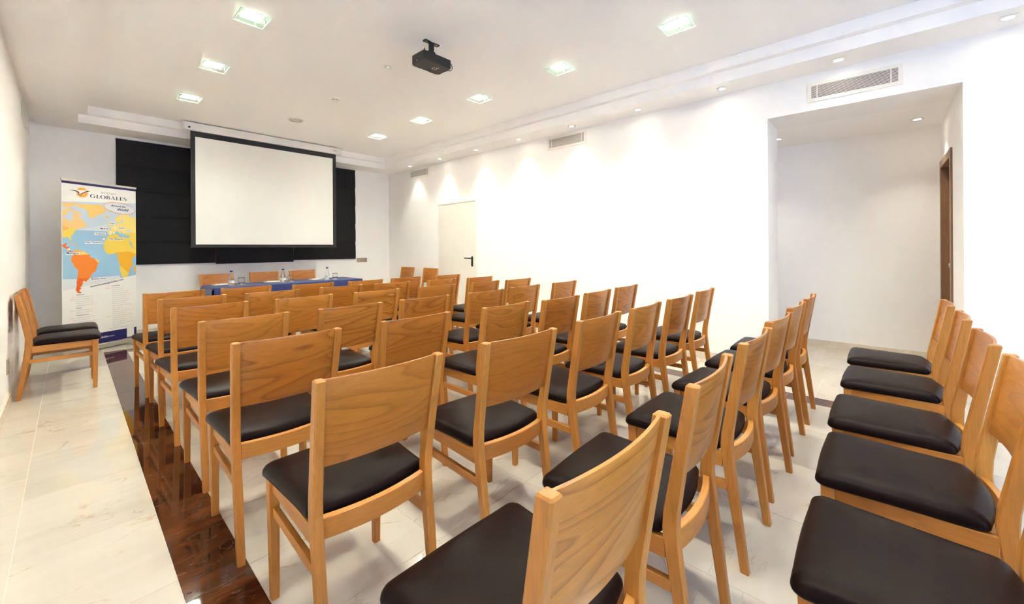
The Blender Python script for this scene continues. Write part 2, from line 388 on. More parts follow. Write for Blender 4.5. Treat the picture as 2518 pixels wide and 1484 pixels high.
# window in the rear wall (behind the viewer, source of the cool light)
win = tag(bpy.data.objects.new('window_1', None), kind='structure'); C.objects.link(win)
bm = bmesh.new(); f = 0.05
for (a, b, c, d) in ((WIN[0], WIN[1], WIN[2], WIN[2] + f), (WIN[0], WIN[1], WIN[3] - f, WIN[3]), (WIN[0], WIN[0] + f, WIN[2] + f, WIN[3] - f), (WIN[1] - f, WIN[1], WIN[2] + f, WIN[3] - f), ((WIN[0] + WIN[1]) / 2 - 0.03, (WIN[0] + WIN[1]) / 2 + 0.03, WIN[2] + f, WIN[3] - f)):
    box(bm, a, b, YREAR - 0.08, YREAR - 0.03, c, d)
obj('window_frame', bm, M['white'], win)
for k in range(2):
    a = WIN[0] + f + k * ((WIN[1] - WIN[0]) / 2 - 0.02); b = a + (WIN[1] - WIN[0]) / 2 - f - 0.03
    obj('pane', bx(a, b, YREAR - 0.06, YREAR - 0.054, WIN[2] + f, WIN[3] - f), M['pane'], win)

# white door in the right wall
d1 = tag(bpy.data.objects.new('door_1', None), kind='structure'); C.objects.link(d1)
bm = bmesh.new(); box(bm, XR - 0.004, XR + 0.09, DY0, DY0 + 0.045, 0, DZ); box(bm, XR - 0.004, XR + 0.09, DY1 - 0.03, DY1, 0, DZ); box(bm, XR - 0.004, XR + 0.09, DY0 + 0.045, DY1 - 0.03, DZ - 0.018, DZ)
obj('door_frame', bm, M['white'], d1)
obj('leaf', bx(XR + 0.004, XR + 0.05, DY0 + 0.048, DY1 - 0.033, 0.006, DZ - 0.021, bev=0.002, seg=1), M['door_white'], d1)
for z in (1.83, 0.25):
    bm = bmesh.new(); lathe(bm, [(0.011, 0), (0.011, 0.17)], 12, (XR - 0.008, DY1 - 0.02, z)); h = obj('hinge', bm, M['white'], d1, smooth=True, angle=40)
hd = thing('door_handle', None, None); hd.parent = d1
bm = bmesh.new()
prism(bm, [(0.021 * math.cos(a) , (0.069 if math.sin(a) >= 0 else -0.069) + 0.021 * math.sin(a)) for a in [i * PI / 8 for i in range(17)] + [PI + i * PI / 8 for i in range(1, 16)]], 0, 0.009,
      Matrix.Translation((XR + 0.004, 5.302, 1.015)) @ Matrix(((0, 0, -1, 0), (1, 0, 0, 0), (0, 1, 0, 0), (0, 0, 0, 1))))
obj('handle_plate', bm, M['black'], hd)
bm = bmesh.new(); tube(bm, [(XR - 0.003, 5.302, 1.072), (XR - 0.05, 5.302, 1.072), (XR - 0.058, 5.31, 1.072), (XR - 0.06, 5.34, 1.072), (XR - 0.06, 5.44, 1.074)], 0.0095, 12); obj('lever', bm, M['black'], hd, smooth=True, angle=50)

# walnut door in the passage
d2 = tag(bpy.data.objects.new('door_2', None), kind='structure'); C.objects.link(d2)
y = YJ2
obj('jamb_board', bx(R0, R0 + 0.075, y - 0.10, y + 0.014, 0, 2.14, bev=0.004), M['door_wood'], d2)
obj('jamb_board', bx(R1 - 0.075, R1, y - 0.10, y + 0.014, 0, 2.14, bev=0.004), M['door_wood'], d2)
obj('head_board', bx(R0 + 0.075, R1 - 0.075, y - 0.10, y + 0.014, 2.065, 2.14, bev=0.004), M['door_wood'], d2)
lf = obj('leaf', bx(R0 + 0.078, R1 - 0.078, y - 0.095, y - 0.06, 0.006, 2.06, bev=0.002, seg=1), M['door_wood'], d2)
bm = bmesh.new(); lathe(bm, [(0.022, 0), (0.022, 0.006), (0.009, 0.008), (0.009, 0.04), (0.02, 0.046), (0.026, 0.06), (0.02, 0.072), (0.0, 0.074)], 16, (R0 + 0.16, y - 0.06, 1.06), axis='Y', cap1=False)
obj('knob', bm, M['chrome'], lf, smooth=True, angle=40)

# ---------------------------------------------------------------- ceiling panel lights
def panel_light(x, y, label, src=[None]):
    if src[0] is not None: return dup(src[0], (x, y, ZT), 0, label)
    t = thing('ceiling_light', label, 'light', (x, y, ZT), 0, 'square glass ceiling lights')
    a, b = 0.103, 0.113
    bm = bmesh.new(); ring(bm, -AX - 0.006, AX + 0.006, -AY - 0.006, AY + 0.006, -AX + 0.002, AX - 0.002, -AY + 0.002, AY - 0.002, -0.002, 0.0); ring(bm, -AX, AX, -AY, AY, -AX + 0.002, AX - 0.002, -AY + 0.002, AY - 0.002, 0.0, 0.062); obj('housing', bm, M['white'], t)
    obj('diffuser', bx(-AX + .003, AX - .003, -AY + .003, AY - .003, 0.054, 0.058), M['lamp'], t)
    gp = obj('glass_plate', bx(-a, a, -b, b, -0.026, -0.020), M['plate'], t)
    bm = bmesh.new(); ring(bm, -a - .0015, a + .0015, -b - .0015, b + .0015, -a, a, -b, b, -0.026, -0.020); obj('plate_edge', bm, M['edge'], gp)
    for sx in (-1, 1):
        bm = bmesh.new(); lathe(bm, [(0.006, -0.029), (0.006, 0.0)], 10, (sx * (a - 0.016), 0, 0)); obj('standoff', bm, M['chrome'], t, smooth=True, angle=40)
    src[0] = t; return t
ORD = ['nearest', 'second', 'third', 'fourth', 'fifth', 'sixth', 'seventh', 'eighth', 'ninth', 'tenth']
def nth(i): return ('%s from' % ORD[i]) if i else 'nearest to'
for i, y in enumerate(LYS[0]): panel_light(LXS[0], y, 'square glass ceiling light of the left row, %s the screen' % nth(i))
for i, y in enumerate(LYS[1]): panel_light(LXS[1], y, 'square glass ceiling light of the right row, %s the screen' % nth(i))

# ---------------------------------------------------------------- halogen downlights
def downlight(x, y, z, label, grp, src={}):
    if 'o' not in src:
        t = thing('downlight', label, 'spotlight', (x, y, z), 0, grp)
        a = 0.045
        bm = bmesh.new()
        pts = [(-a, -a), (a, -a), (a, a), (-a, a)]
        n = 24; outer = []; inner = []
        for i in range(n):
            an = 2 * PI * i / n + PI / n; cx_, sy_ = math.cos(an), math.sin(an); s = a / max(abs(cx_), abs(sy_))
            outer.append((s * cx_, s * sy_)); inner.append((0.031 * cx_, 0.031 * sy_))
        loft(bm, [[(p[0], p[1], 0.0) for p in outer], [(p[0], p[1], -0.004) for p in outer], [(p[0], p[1], -0.005) for p in inner], [(p[0], p[1], 0.0) for p in inner]], caps=False)
        obj('trim_frame', bm, M['chrome'], t)
        bm = bmesh.new(); lathe(bm, [(0.0305, -0.001), (0.029, -0.003), (0.0, -0.0042)], 20, cap0=True, cap1=False); obj('lens', bm, M['halogen'], t, smooth=True, angle=60)
        l = bpy.data.lights.new('halogen_beam', 'SPOT'); l.energy = SPOT_W; l.color = (1.0, 0.925, 0.81); l.spot_size = math.radians(84); l.spot_blend = 0.85; l.shadow_soft_size = 0.025
        lo = bpy.data.objects.new('halogen_beam', l); C.objects.link(lo); lo.parent = t; lo.location = (0, 0, -0.012)
        src['o'] = t; return t
    t = dup(src['o'], (x, y, z), 0, label); t['group'] = grp; return t
for i, y in enumerate((6.90, 5.935, 4.96, 4.01, 3.055, 2.115, 1.195, 0.255, -0.70, -1.65)):
    downlight(4.567, y, ZS, 'small square chrome downlight in the right soffit, %s the screen wall' % nth(i), 'downlights along the right soffit')
downlight(5.76, 0.89, ZH, 'small chrome downlight in the passage ceiling behind the wall corner', 'downlights in the passage')
downlight(5.85, -0.30, ZH, 'small chrome downlight in the passage ceiling near the brown door', 'downlights in the passage')

# ---------------------------------------------------------------- air vents
def vent(name, label, Mx, wd, hg, slats, border):
    t = thing(name, label, 'vent', (0, 0, 0)); t.matrix_world = Mx; tag(t, group='white wall air vents')
    bm = bmesh.new()
    box(bm, -wd / 2, wd / 2, 0, 0.008, -hg / 2, -hg / 2 + border); box(bm, -wd / 2, wd / 2, 0, 0.008, hg / 2 - border, hg / 2)
    box(bm, -wd / 2, -wd / 2 + border, 0, 0.008, -hg / 2 + border, hg / 2 - border); box(bm, wd / 2 - border, wd / 2, 0, 0.008, -hg / 2 + border, hg / 2 - border)
    obj('frame', bm, M['grille'], t)
    iw, ih = wd - 2 * border, hg - 2 * border
    obj('shade_backing', bx(-iw / 2, iw / 2, 0.0003, 0.001, -ih / 2, ih / 2), M['dark'], t)  # black sheet painted as the shade of the duct behind the slats
    p = ih / slats; sm = mesh('slat', bx(-iw / 2, iw / 2, 0.001, 0.0030, -p * 0.24, p * 0.24), M['grille'])
    for k in range(slats): obj('slat', sm, parent=t, loc=(0, 0, -ih / 2 + p * (k + 0.5)))
    for s in (-1, 1): obj('mullion', bx(s * (iw / 2 - 0.045) - 0.004, s * (iw / 2 - 0.045) + 0.004, 0.0030, 0.0045, -ih / 2, ih / 2), M['grille'], t)
def on_right(y, z): return Matrix.Translation((XR, y, z)) @ Matrix(((0, -1, 0, 0), (-1, 0, 0, 0), (0, 0, 1, 0), (0, 0, 0, 1)))
def on_left(y, z): return Matrix.Translation((XL, y, z)) @ Matrix(((0, 1, 0, 0), (1, 0, 0, 0), (0, 0, 1, 0), (0, 0, 0, 1)))
vent('air_vent', 'large white slatted air vent above the passage opening', on_right(0.169, 2.711), 0.66, 0.18, 12, 0.030)
vent('air_vent', 'white slatted air vent in the middle of the right wall', on_right(3.29, 2.772), 0.66, 0.185, 14, 0.030)
vent('air_vent', 'white slatted air vent high on the right wall beside the far corner', on_right(6.88, 2.776), 0.66, 0.185, 14, 0.030)
vent('air_vent', 'white air vent high on the left wall in the far corner', on_left(7.10, 2.775), 0.66, 0.185, 14, 0.030)

# ---------------------------------------------------------------- ceiling fittings
t = thing('ceiling_speaker', 'round white flush loudspeaker in the ceiling by the screen', 'speaker', (2.182, 6.155, ZT))
bm = bmesh.new(); lathe(bm, [(0.105, 0), (0.105, -0.004), (0.098, -0.008), (0.086, -0.006), (0.084, 0)], 36, cap0=False, cap1=False); obj('bezel', bm, M['white'], t, smooth=True, angle=40)
bm = bmesh.new(); lathe(bm, [(0.0855, -0.002), (0.05, -0.0045), (0, -0.005)], 36, cap0=True, cap1=False); obj('grille', bm, plain('speaker_mesh', (0.62, 0.56, 0.49), 0.7, bump=0.5, bscale=600), t, smooth=True)
obj('badge', bx(-0.03, 0.0, 0.078, 0.084, -0.0085, -0.0035), M['bronze'], t)
t = thing('smoke_detector', 'small white smoke detector on the ceiling in front of the projector', 'detector', (2.19, 4.905, ZT))
bm = bmesh.new(); lathe(bm, [(0.05, 0), (0.05, -0.022), (0.045, -0.026), (0.0, -0.026)], 28, cap0=True, cap1=False); obj('body', bm, M['white'], t, smooth=True, angle=35)
bm = bmesh.new(); lathe(bm, [(0.036, -0.026), (0.036, -0.036), (0.028, -0.044), (0.0, -0.045)], 28, cap0=False, cap1=False); hdm = obj('head', bm, M['white'], t, smooth=True, angle=35)
for k in range(8):
    a = 2 * PI * k / 8; ca, sa = math.cos(a), math.sin(a)
    obj('slot', bx(-0.0085, 0.0085, -0.0012, 0.0012, -0.034, -0.028), M['dark'], hdm, loc=(0.0358 * ca, 0.0358 * sa, 0), rotz=a + PI / 2)
t = thing('emergency_light', 'tiny round recessed ceiling light with a green glow', 'light', (2.185, 3.68, ZT))
bm = bmesh.new(); lathe(bm, [(0.042, 0), (0.042, -0.002), (0.037, -0.003), (0.0, -0.0032)], 28, cap0=True, cap1=False); obj('bezel', bm, M['white'], t, smooth=True, angle=30)
bm = bmesh.new(); lathe(bm, [(0.012, -0.003), (0.012, -0.005), (0, -0.006)], 14, cap0=False, cap1=False); obj('lamp', bm, M['led_green'], t, smooth=True)

# projector
t = thing('projector', 'black projector hanging from the ceiling on a short bracket', 'projector', (2.195, 2.965, ZT))
bm = bmesh.new()
pp = []
for i in range(48):
    a = 2 * PI * i / 48; x, y_ = math.cos(a), math.sin(a)
    pp.append((0.082 * math.copysign(abs(x) ** 0.75, x), 0.030 * math.copysign(abs(y_) ** 0.55, y_) * (0.62 + 0.62 * abs(x))))
prism(bm, pp, -0.004, 0.0); mp_ = obj('mount_plate', bm, M['black'], t)
for s in (-1, 1):
    bm = bmesh.new(); lathe(bm, [(0.010, -0.004), (0.008, -0.007), (0.0, -0.008)], 14, (s * 0.052, 0, 0), cap0=False, cap1=False); obj('screw', bm, M['chrome'], mp_, smooth=True)
bm = bmesh.new(); box(bm, -0.019, 0.019, -0.017, 0.017, -0.092, -0.004); bevel(bm, 0.004); obj('column', bm, M['black'], t)
bm = bmesh.new(); box(bm, -0.027, 0.027, -0.024, 0.024, -0.132, -0.082); bevel(bm, 0.005); kn = obj('tilt_joint', bm, M['black'], t)
bm = bmesh.new(); lathe(bm, [(0.013, 0), (0.013, 0.012), (0.0, 0.014)], 14, (0.006, -0.038, -0.108), axis='Y', cap1=False); obj('tilt_knob', bm, M['black'], kn, smooth=True, angle=40)
for dx, dy in ((-0.085, -0.075), (0.075, -0.06), (0.0, 0.075)):
    bm = bmesh.new(); tube(bm, [(0, 0, -0.125), (dx, dy, -0.125), (dx, dy, -0.142)], 0.005, 8); obj('bracket_arm', bm, M['black'], t)
# body, 0.29 x 0.20 x 0.077, lens towards the screen
def pbody():
    bm = bmesh.new()
    o = [(-0.150, -0.098), (0.138, -0.102), (0.146, -0.09), (0.146, 0.075), (0.115, 0.098), (0.035, 0.100), (0.03, 0.088), (-0.045, 0.088), (-0.05, 0.100), (-0.12, 0.098), (-0.150, 0.08)]
    prism(bm, o, -0.217, -0.140); bevel(bm, 0.006, 2); return bm
pb = obj('body', pbody(), M['black'], t)
bm = bmesh.new(); prism(bm, [(-0.146, -0.094), (0.138, -0.096), (0.142, -0.088), (0.142, 0.073), (0.113, 0.094), (0.038, 0.096), (0.033, 0.084), (-0.048, 0.084), (-0.053, 0.096), (-0.118, 0.094), (-0.146, 0.078)], -0.2185, -0.216); obj('underside', bm, M['graphite'], pb)
bm = bmesh.new(); lathe(bm, [(0.034, 0), (0.034, 0.018), (0.027, 0.020), (0.024, 0.010), (0.0, 0.012)], 24, (-0.008, 0.086, -0.180), axis='Y', cap1=False); obj('lens', bm, M['black'], t, smooth=True, angle=40)
obj('lamp_door', bx(-0.142, -0.060, -0.045, 0.092, -0.2195, -0.2184, bev=0.0004, seg=1), M['graphite'], pb)
obj('vent_slot', bx(-0.012, 0.040, 0.052, 0.062, -0.2192, -0.2184), M['dark'], pb)
bm = bmesh.new()
for k in range(10):
    a = 2 * PI * k / 10; lathe(bm, [(0.0048, -0.2195), (0.0048, -0.2184)], 8, (0.035 + 0.021 * math.cos(a), 0.0 + 0.021 * math.sin(a), 0))
obj('keypad', bm, M['alu'], pb)
bm = bmesh.new(); lathe(bm, [(0.004, -0.2202), (0.004, -0.2184)], 10, (0.052, -0.035, 0)); obj('led', bm, M['led_red'], pb)
bm = bmesh.new(); lathe(bm, [(0.005, -0.002), (0.005, 0.0)], 12, (-0.151, 0.002, -0.206), axis='X'); obj('sensor', bm, M['paper'], pb)
bm = bmesh.new(); tube(bm, [(0.143, -0.06, -0.155)] + [(0.150 + 0.052 * math.sin(a), -0.045, -0.172 + 0.042 * math.cos(a)) for a in [i * PI / 10 for i in range(0, 11)]] + [(0.142, -0.04, -0.212)], 0.0036, 8); obj('cable', bm, M['black'], t, smooth=True)
bm = bmesh.new(); tube(bm, [(0.145, -0.02, -0.165), (0.170, -0.02, -0.165), (0.172, -0.02, -0.20), (0.150, -0.02, -0.212)], 0.006, 8); obj('plug', bm, M['black'], t, smooth=True)
bm = bmesh.new(); lathe(bm, [(0.005, -0.14), (0.005, -0.122)], 10, (-0.135, -0.085, 0)); obj('stud', bm, M['black'], t, smooth=True, angle=40)

# ---------------------------------------------------------------- projection screen
YS = 7.30
t = thing('projection_screen', 'white pull-down projection screen with black border', 'screen', (2.215, YS, ZT))
hx = 1.125
hs_ = obj('housing', bx(-hx, hx, -0.045, 0.045, -0.132, -0.018, bev=0.010, seg=3), M['white'], t)
for s in (-1, 1):
    obj('end_cap', bx(s * hx - 0.008, s * hx + 0.008, -0.047, 0.047, -0.134, -0.012, bev=0.006), M['white'], hs_)
    obj('ceiling_clip', bx(s * (hx - 0.12) - 0.03, s * (hx - 0.12) + 0.03, -0.02, 0.02, -0.022, 0.0), M['alu'], t)
obj('control_port', bx(-hx + 0.050, -hx + 0.074, -0.0462, -0.0448, -0.105, -0.083), M['black'], hs_)
bm = bmesh.new()
for i, (x0, x1, z) in enumerate(((0.98, 0.992, -0.066), (0.994, 1.004, -0.07), (1.006, 1.018, -0.074), (1.02, 1.04, -0.076))): box(bm, x0, x1, -0.0460, -0.0449, z - 0.004, z + 0.003)
obj('maker_mark', bm, M['graphite'], hs_)
sw = obj('border_sheet', bx(-1.045, 1.05, -0.0015, 0.0015, 1.295 - ZT, -0.13), M['sblack'], t)
obj('image_area', bx(-0.990, 0.990, -0.0025, -0.0014, 1.327 - ZT, 2.885 - ZT), M['swhite'], t)
obj('bottom_bar', bx(-1.055, 1.055, -0.014, 0.014, 1.278 - ZT, 1.302 - ZT, bev=0.006, seg=3), M['sblack'], t)

# ---------------------------------------------------------------- roman blinds on the back wall
def blind(x0, x1, zt, zb, label, seed):
    r = random.Random(seed); t = thing('roman_blind', label, 'blind', ((x0 + x1) / 2, YB, zb), 0, 'black roman blinds on the back wall')
    wd = x1 - x0; obj('head_rail', bx(-wd / 2, wd / 2, -0.035, -0.001, zt - zb - 0.03, zt - zb), M['blind'], t)
    n = 5; hp = (zt - zb) / n
    for k in range(n):
        z0 = k * hp; bm = bmesh.new(); nu, nv = 56, 8; ph = [(r.uniform(0, 6), r.uniform(16, 44), r.uniform(0.2, 1)) for _ in range(4)]
        front = []; slope = r.uniform(-0.5, 0.5)
        for j in range(nv + 1):
            v = j / nv; row = []
            for i in range(nu + 1):
                u = i / nu; x = -wd / 2 + wd * u
                rip = sum(am * math.sin(fq * (x + slope * v * 0.2) + p) for p, fq, am in ph) / 3
                env = (0.2 + 0.8 * v) * (0.35 + 0.65 * math.sin(PI * u))
                row.append((x, -0.016 - 0.008 * math.sin(PI * v) - (1 - v) * 0.016 + 0.006 * rip * env, z0 + hp * v + (-0.014 * (1 - v) if k else 0)))
            front.append(row)
        V = [[bm.verts.new(p) for p in row] for row in front]
        for j in range(nv):
            for i in range(nu): bm.faces.new((V[j][i], V[j][i + 1], V[j + 1][i + 1], V[j + 1][i]))
        obj('fold_panel', bm, M['blind'], t, smooth=True)
    return t
blind(0.445, 1.6045, 2.845, 1.038, 'black roman blind behind the roll-up banner, left of the screen', 1)
blind(1.605, 2.7895, 2.845, 1.018, 'black roman blind mostly hidden behind the projection screen', 2)
blind(2.790, 3.99, 2.875, 1.048, 'black roman blind right of the projection screen', 3)

# switches and socket
t = thing('switch_panel', 'beige metal three-gang switch plate on the back wall', 'switch', (4.14, YB, 1.013))
fr_ = obj('plate', bx(-0.112, 0.112, -0.008, 0, -0.045, 0.045, bev=0.003), M['bronze'], t)
for k in range(3): obj('rocker', bx(-0.098 + k * 0.066, -0.036 + k * 0.066, -0.012, -0.007, -0.030, 0.030, bev=0.002), M['bronze'], t)
t = thing('wall_socket', 'grey metal wall socket low on the left wall by the chairs', 'socket', (XL, 5.19, 0.32))
obj('plate', bx(0, 0.009, -0.045, 0.045, -0.06, 0.06, bev=0.003), M['bronze'], t)
obj('insert', bx(0.008, 0.013, -0.028, 0.028, -0.03, 0.03, bev=0.002), M['alu'], t)

# ---------------------------------------------------------------- chairs
# local frame: origin on the floor under the top of the back posts, +y is the front
CH, KX = 0.883, 0.200
PROF = [(0.0, 0.004, 0.185, 0.0300, 0.0280), (0.20, 0.030, 0.1865, 0.0345, 0.0300), (0.36, 0.052, 0.188, 0.0400, 0.0305), (0.43, 0.061, 0.1885, 0.0425, 0.0305),
        (0.47, 0.064, 0.189, 0.0425, 0.0305), (0.52, 0.061, 0.190, 0.0410, 0.0305), (0.58, 0.051, 0.1915, 0.0385, 0.0305), (0.66, 0.038, 0.194, 0.0365, 0.0305), (CH, 0.0, KX, 0.0340, 0.0300)]   # z, y, x, depth, width
def prof(z):
    for a, b in zip(PROF, PROF[1:]):
        if a[0] <= z <= b[0]:
            k = (z - a[0]) / (b[0] - a[0]); return [p + (q - p) * k for p, q in zip(a, b)]
    return PROF[-1]
def post(s):
    bm = bmesh.new(); rings = []
    for z, y, x, dp, wd in PROF[:-1] + [(CH - 0.004, *prof(CH - 0.004)[1:])]:
        c = 0.004; X, Y = wd / 2, dp / 2
        rings.append([(s * x + a, y + b, z) for a, b in ((-X + c, -Y), (X - c, -Y), (X, -Y + c), (X, Y - c), (X - c, Y), (-X + c, Y), (-X, Y - c), (-X, -Y + c))])
    z, y, x, dp, wd = PROF[-1]; X, Y, c = wd / 2 - 0.004, dp / 2 - 0.004, 0.002
    rings.append([(s * x + a, y + b, CH) for a, b in ((-X + c, -Y), (X - c, -Y), (X, -Y + c), (X, Y - c), (X - c, Y), (-X + c, Y), (-X, Y - c), (-X, -Y + c))])
    loft(bm, rings); return bm
FY, FX = 0.455, 0.197
def fleg(s):
    bm = bmesh.new(); rings = []
    for z, h in ((0.0, 0.0135), (0.44, 0.0185)):
        c = 0.003; ox = s * (FX + (0.0 if z else -0.003)); oy = FY + (0.0 if z else -0.004)
        rings.append([(ox + a, oy + b, z) for a, b in ((-h + c, -h), (h - c, -h), (h, -h + c), (h, h - c), (h - c, h), (-h + c, h), (-h, h - c), (-h, -h + c))])
    loft(bm, rings); return bm
def pad(cx_, cy_, h): return bx(cx_ - h, cx_ + h, cy_ - h, cy_ + h, -0.0, 0.005)
def panel_mesh():
    bm = bmesh.new(); nu, nv, th, bul = 16, 6, 0.0105, 0.021; z0 = 0.612
    def pt(u, v, side):
        z = z0 + (CH - 0.002 - z0) * v; _, y, x, dp, wd = prof(z); hx_ = x - wd / 2 + 0.004
        e = 0.0012 if v in (0.0, 1.0) else 0.0
        return (u * hx_, y + 0.002 - bul * (1 - u * u) + (-th / 2 + e if side else th / 2 - e), z)
    us = [-1 + 2 * i / nu for i in range(nu + 1)]; vs_ = [0.0, 0.012, 0.25, 0.5, 0.75, 0.988, 1.0]
    A = [[bm.verts.new(pt(u, v, 0)) for u in us] for v in vs_]; B = [[bm.verts.new(pt(u, v, 1)) for u in us] for v in vs_]
    for j in range(len(vs_) - 1):
        for i in range(nu):
            bm.faces.new((A[j][i], A[j][i + 1], A[j + 1][i + 1], A[j + 1][i])); bm.faces.new((B[j][i + 1], B[j][i], B[j + 1][i], B[j + 1][i + 1]))
        for i in (0, nu): bm.faces.new((A[j][i], A[j + 1][i], B[j + 1][i], B[j][i]))
    for i in range(nu):
        for j in (0, len(vs_) - 1): bm.faces.new((A[j][i], A[j][i + 1], B[j][i + 1], B[j][i]))
    return bm
def rear_rail():
    bm = bmesh.new(); n = 14; rings = []
    for i in range(n + 1):
        u = -1 + 2 * i / n; x = u * 0.1755; y0 = 0.055 - 0.025 * (1 - u * u); y1 = y0 + 0.021; c = 0.002
        rings.append([(x, y0, 0.392 + c), (x, y0 + c, 0.392), (x, y1, 0.392), (x, y1, 0.456), (x, y0 + c, 0.456), (x, y0, 0.456 - c)])
    loft(bm, rings); return bm
def cushion():
    bm = bmesh.new(); out = []
    # outline, counter-clockwise: front edge, side, rear arc
    hf, hr, yf, yr = 0.2285, 0.203, 0.490, 0.092
    def corner(cx_, cy_, r, a0, a1, n=6): return [(cx_ + r * math.cos(a0 + (a1 - a0) * k / n), cy_ + r * math.sin(a0 + (a1 - a0) * k / n)) for k in range(n + 1)]
    half = []
    for k in range(5): half.append((hf * 0.72 * k / 5, yf + 0.004 * (1 - (k / 5) ** 2)))
    half += corner(hf - 0.030, yf - 0.030, 0.030, PI / 2, 0, 6)
    for k in range(1, 6): half.append((hf - 0.001 + (hr - hf) * k / 6, (yf - 0.03) + (yr + 0.03 - yf + 0.03) * k / 6))
    half += corner(hr - 0.024, yr + 0.022, 0.024, 0, -PI / 2, 5)
    for k in range(1, 6):
        u = 1 - k / 5.0; half.append(((hr - 0.03) * u, yr - 0.002 - 0.026 * (1 - u * u)))
    out = half + [(-x, y) for x, y in reversed(half[1:-1])]
    cx_, cy_ = 0.0, 0.30
    def inset(d):
        res = []
        for x, y in out:
            dx, dy = x - cx_, y - cy_; 
            sx = max(0.0, 1 - d / 0.215); sy = max(0.0, 1 - d / 0.20); res.append((cx_ + dx * sx, cy_ + dy * sy))
        return res
    rings = [[(x, y, z) for x, y in inset(d)] for d, z in ((0.006, 0.4415), (0.0015, 0.446), (0.0, 0.453), (0.0015, 0.463), (0.006, 0.472), (0.015, 0.480), (0.030, 0.4855), (0.055, 0.4895), (0.095, 0.4925), (0.14, 0.494), (0.18, 0.4945))]
    loft(bm, rings); return bm
SRX = 0.192
def build_chair(label):
    t = thing('wooden_chair', label, 'chair', (0, 0, 0), 0, 'beech chairs with dark brown seats')
    for s in (-1, 1):
        p = obj('back_post', post(s), M['wood_z'], t); obj('foot_pad', pad(s * PROF[0][2], PROF[0][1], 0.0125), M['rubber'], p, loc=(0, 0, -0.0))
        q = obj('front_leg', fleg(s), M['wood_z'], t); obj('foot_pad', pad(s * (FX - 0.003), FY - 0.004, 0.0115), M['rubber'], q)
        yk = prof(0.41)[1] + 0.02
        obj('side_rail', bx(s * SRX - 0.0105, s * SRX + 0.0105, yk, FY - 0.0175, 0.385, 0.4405, bev=0.002), M['wood_y'], t)
        ys = prof(0.315)[1] + 0.017
        obj('stretcher', bx(s * SRX - 0.0095, s * SRX + 0.0095, ys, FY - 0.0160, 0.298, 0.330, bev=0.002), M['wood_y'], t)
    obj('front_rail', bx(-FX + 0.0185, FX - 0.0185, FY - 0.012, FY + 0.010, 0.385, 0.4405, bev=0.002), M['wood_x'], t)
    obj('rear_rail', rear_rail(), M['wood_x'], t, smooth=True, angle=40)
    obj('backrest', panel_mesh(), M['panel'], t, smooth=True, angle=40)
    obj('seat', cushion(), M['leather'], t, smooth=True)
    return t
POS = '''0_1 0.682 0.361 -1.6 | 0_2 1.314 0.374 2.6 | 0_3 1.924 0.376 -1.2 | 0_4 2.493 0.380 -4.1 | 0_5 3.085 0.381 -2.2 | 0_6 3.665 0.372 0.2 | 1_1 0.669 1.155 -2.0 | 1_2 1.286 1.115 -3.9 | 1_3 1.920 1.107 -0.1 | 1_4 2.478 1.094 1.4 | 1_5 3.036 1.081 -1.6 | 1_6 3.677 1.099 0.9 | 2_1 0.637 1.869 -1.8 | 2_2 1.272 1.855 -1.1 | 2_3 1.918 1.792 -0.9 | 2_4 2.438 1.728 -1.6 | 2_5 3.007 1.754 1.9 | 2_6 3.574 1.775 0.9 | 3_1 0.654 2.574 -0.2 | 3_2 1.238 2.540 0.1 | 3_3 1.808 2.530 -2.1 | 3_4 2.417 2.493 0.7 | 3_5 2.983 2.539 0.5 | 3_6 3.609 2.514 1.0 | 4_1 0.643 3.328 2.1 | 4_2 1.232 3.303 1.6 | 4_3 1.829 3.274 0.4 | 4_4 2.444 3.223 -1.6 | 4_5 3.083 3.210 0.3 | 4_6 3.582 3.159 -0.4 | 5_1 0.653 3.979 1.7 | 5_2 1.206 3.954 0.9 | 5_3 1.824 3.961 1.2 | 5_4 2.364 3.910 -0.3 | 5_5 2.992 3.852 1.2 | 5_6 3.526 3.762 -0.0 | 6_1 0.625 4.602 2.9 | 6_2 1.176 4.613 1.3 | 6_3 1.767 4.497 1.3 | 6_4 2.334 4.439 1.5 | 6_5 2.893 4.462 0.1 | 6_6 3.520 4.410 0.0 | m_2 1.350 -0.330 0.0 | m_3 1.925 -0.325 -0.5 | m_4 2.490 -0.318 -0.7 | m_5 3.168 -0.328 -1.8 | m_6 3.795 -0.326 -0.4'''
rowname = {'6': 'front row', '5': 'second row', '4': 'third row', '3': 'fourth row', '2': 'fifth row', '1': 'sixth row', '0': 'seventh row', 'm': 'rearmost row'}
colname = {'1': 'leftmost chair', '2': 'second chair from the left', '3': 'third chair from the left', '4': 'third chair from the right', '5': 'second chair from the right', '6': 'rightmost chair'}
colm = {'2': 'leftmost chair', '3': 'second chair from the left', '4': 'middle chair', '5': 'second chair from the right', '6': 'rightmost chair'}
src_chair = None
for ent in POS.split('|'):
    k, x, y, a = ent.split(); r, c = k.split('_')
    lab = 'dark-seated beech chair, %s counted from the table, %s' % (rowname[r], (colm if r == 'm' else colname)[c])
    if r == 'm': lab = 'dark-seated beech chair, rearmost row, %s' % colm[c]
    if src_chair is None:
        src_chair = build_chair(lab); src_chair.location = (float(x), float(y), 0); src_chair.rotation_euler = (0, 0, math.radians(float(a)))
        bpy.context.view_layer.update()
    else: dup(src_chair, (float(x), float(y), 0), math.radians(float(a)), lab)
for x, lab in ((1.51, 'leftmost chair'), (2.16, 'middle chair'), (2.75, 'rightmost chair')):
    dup(src_chair, (x, 7.50, 0), PI, 'beech chair behind the blue table facing the rows, %s' % lab)['group'] = 'beech chairs behind the blue table'
dup(src_chair, (-0.300, 5.500, 0), -PI / 2, 'nearer beech chair standing against the left wall')
dup(src_chair, (-0.300, 6.05, 0), -PI / 2, 'farther beech chair against the left wall beside the banner')
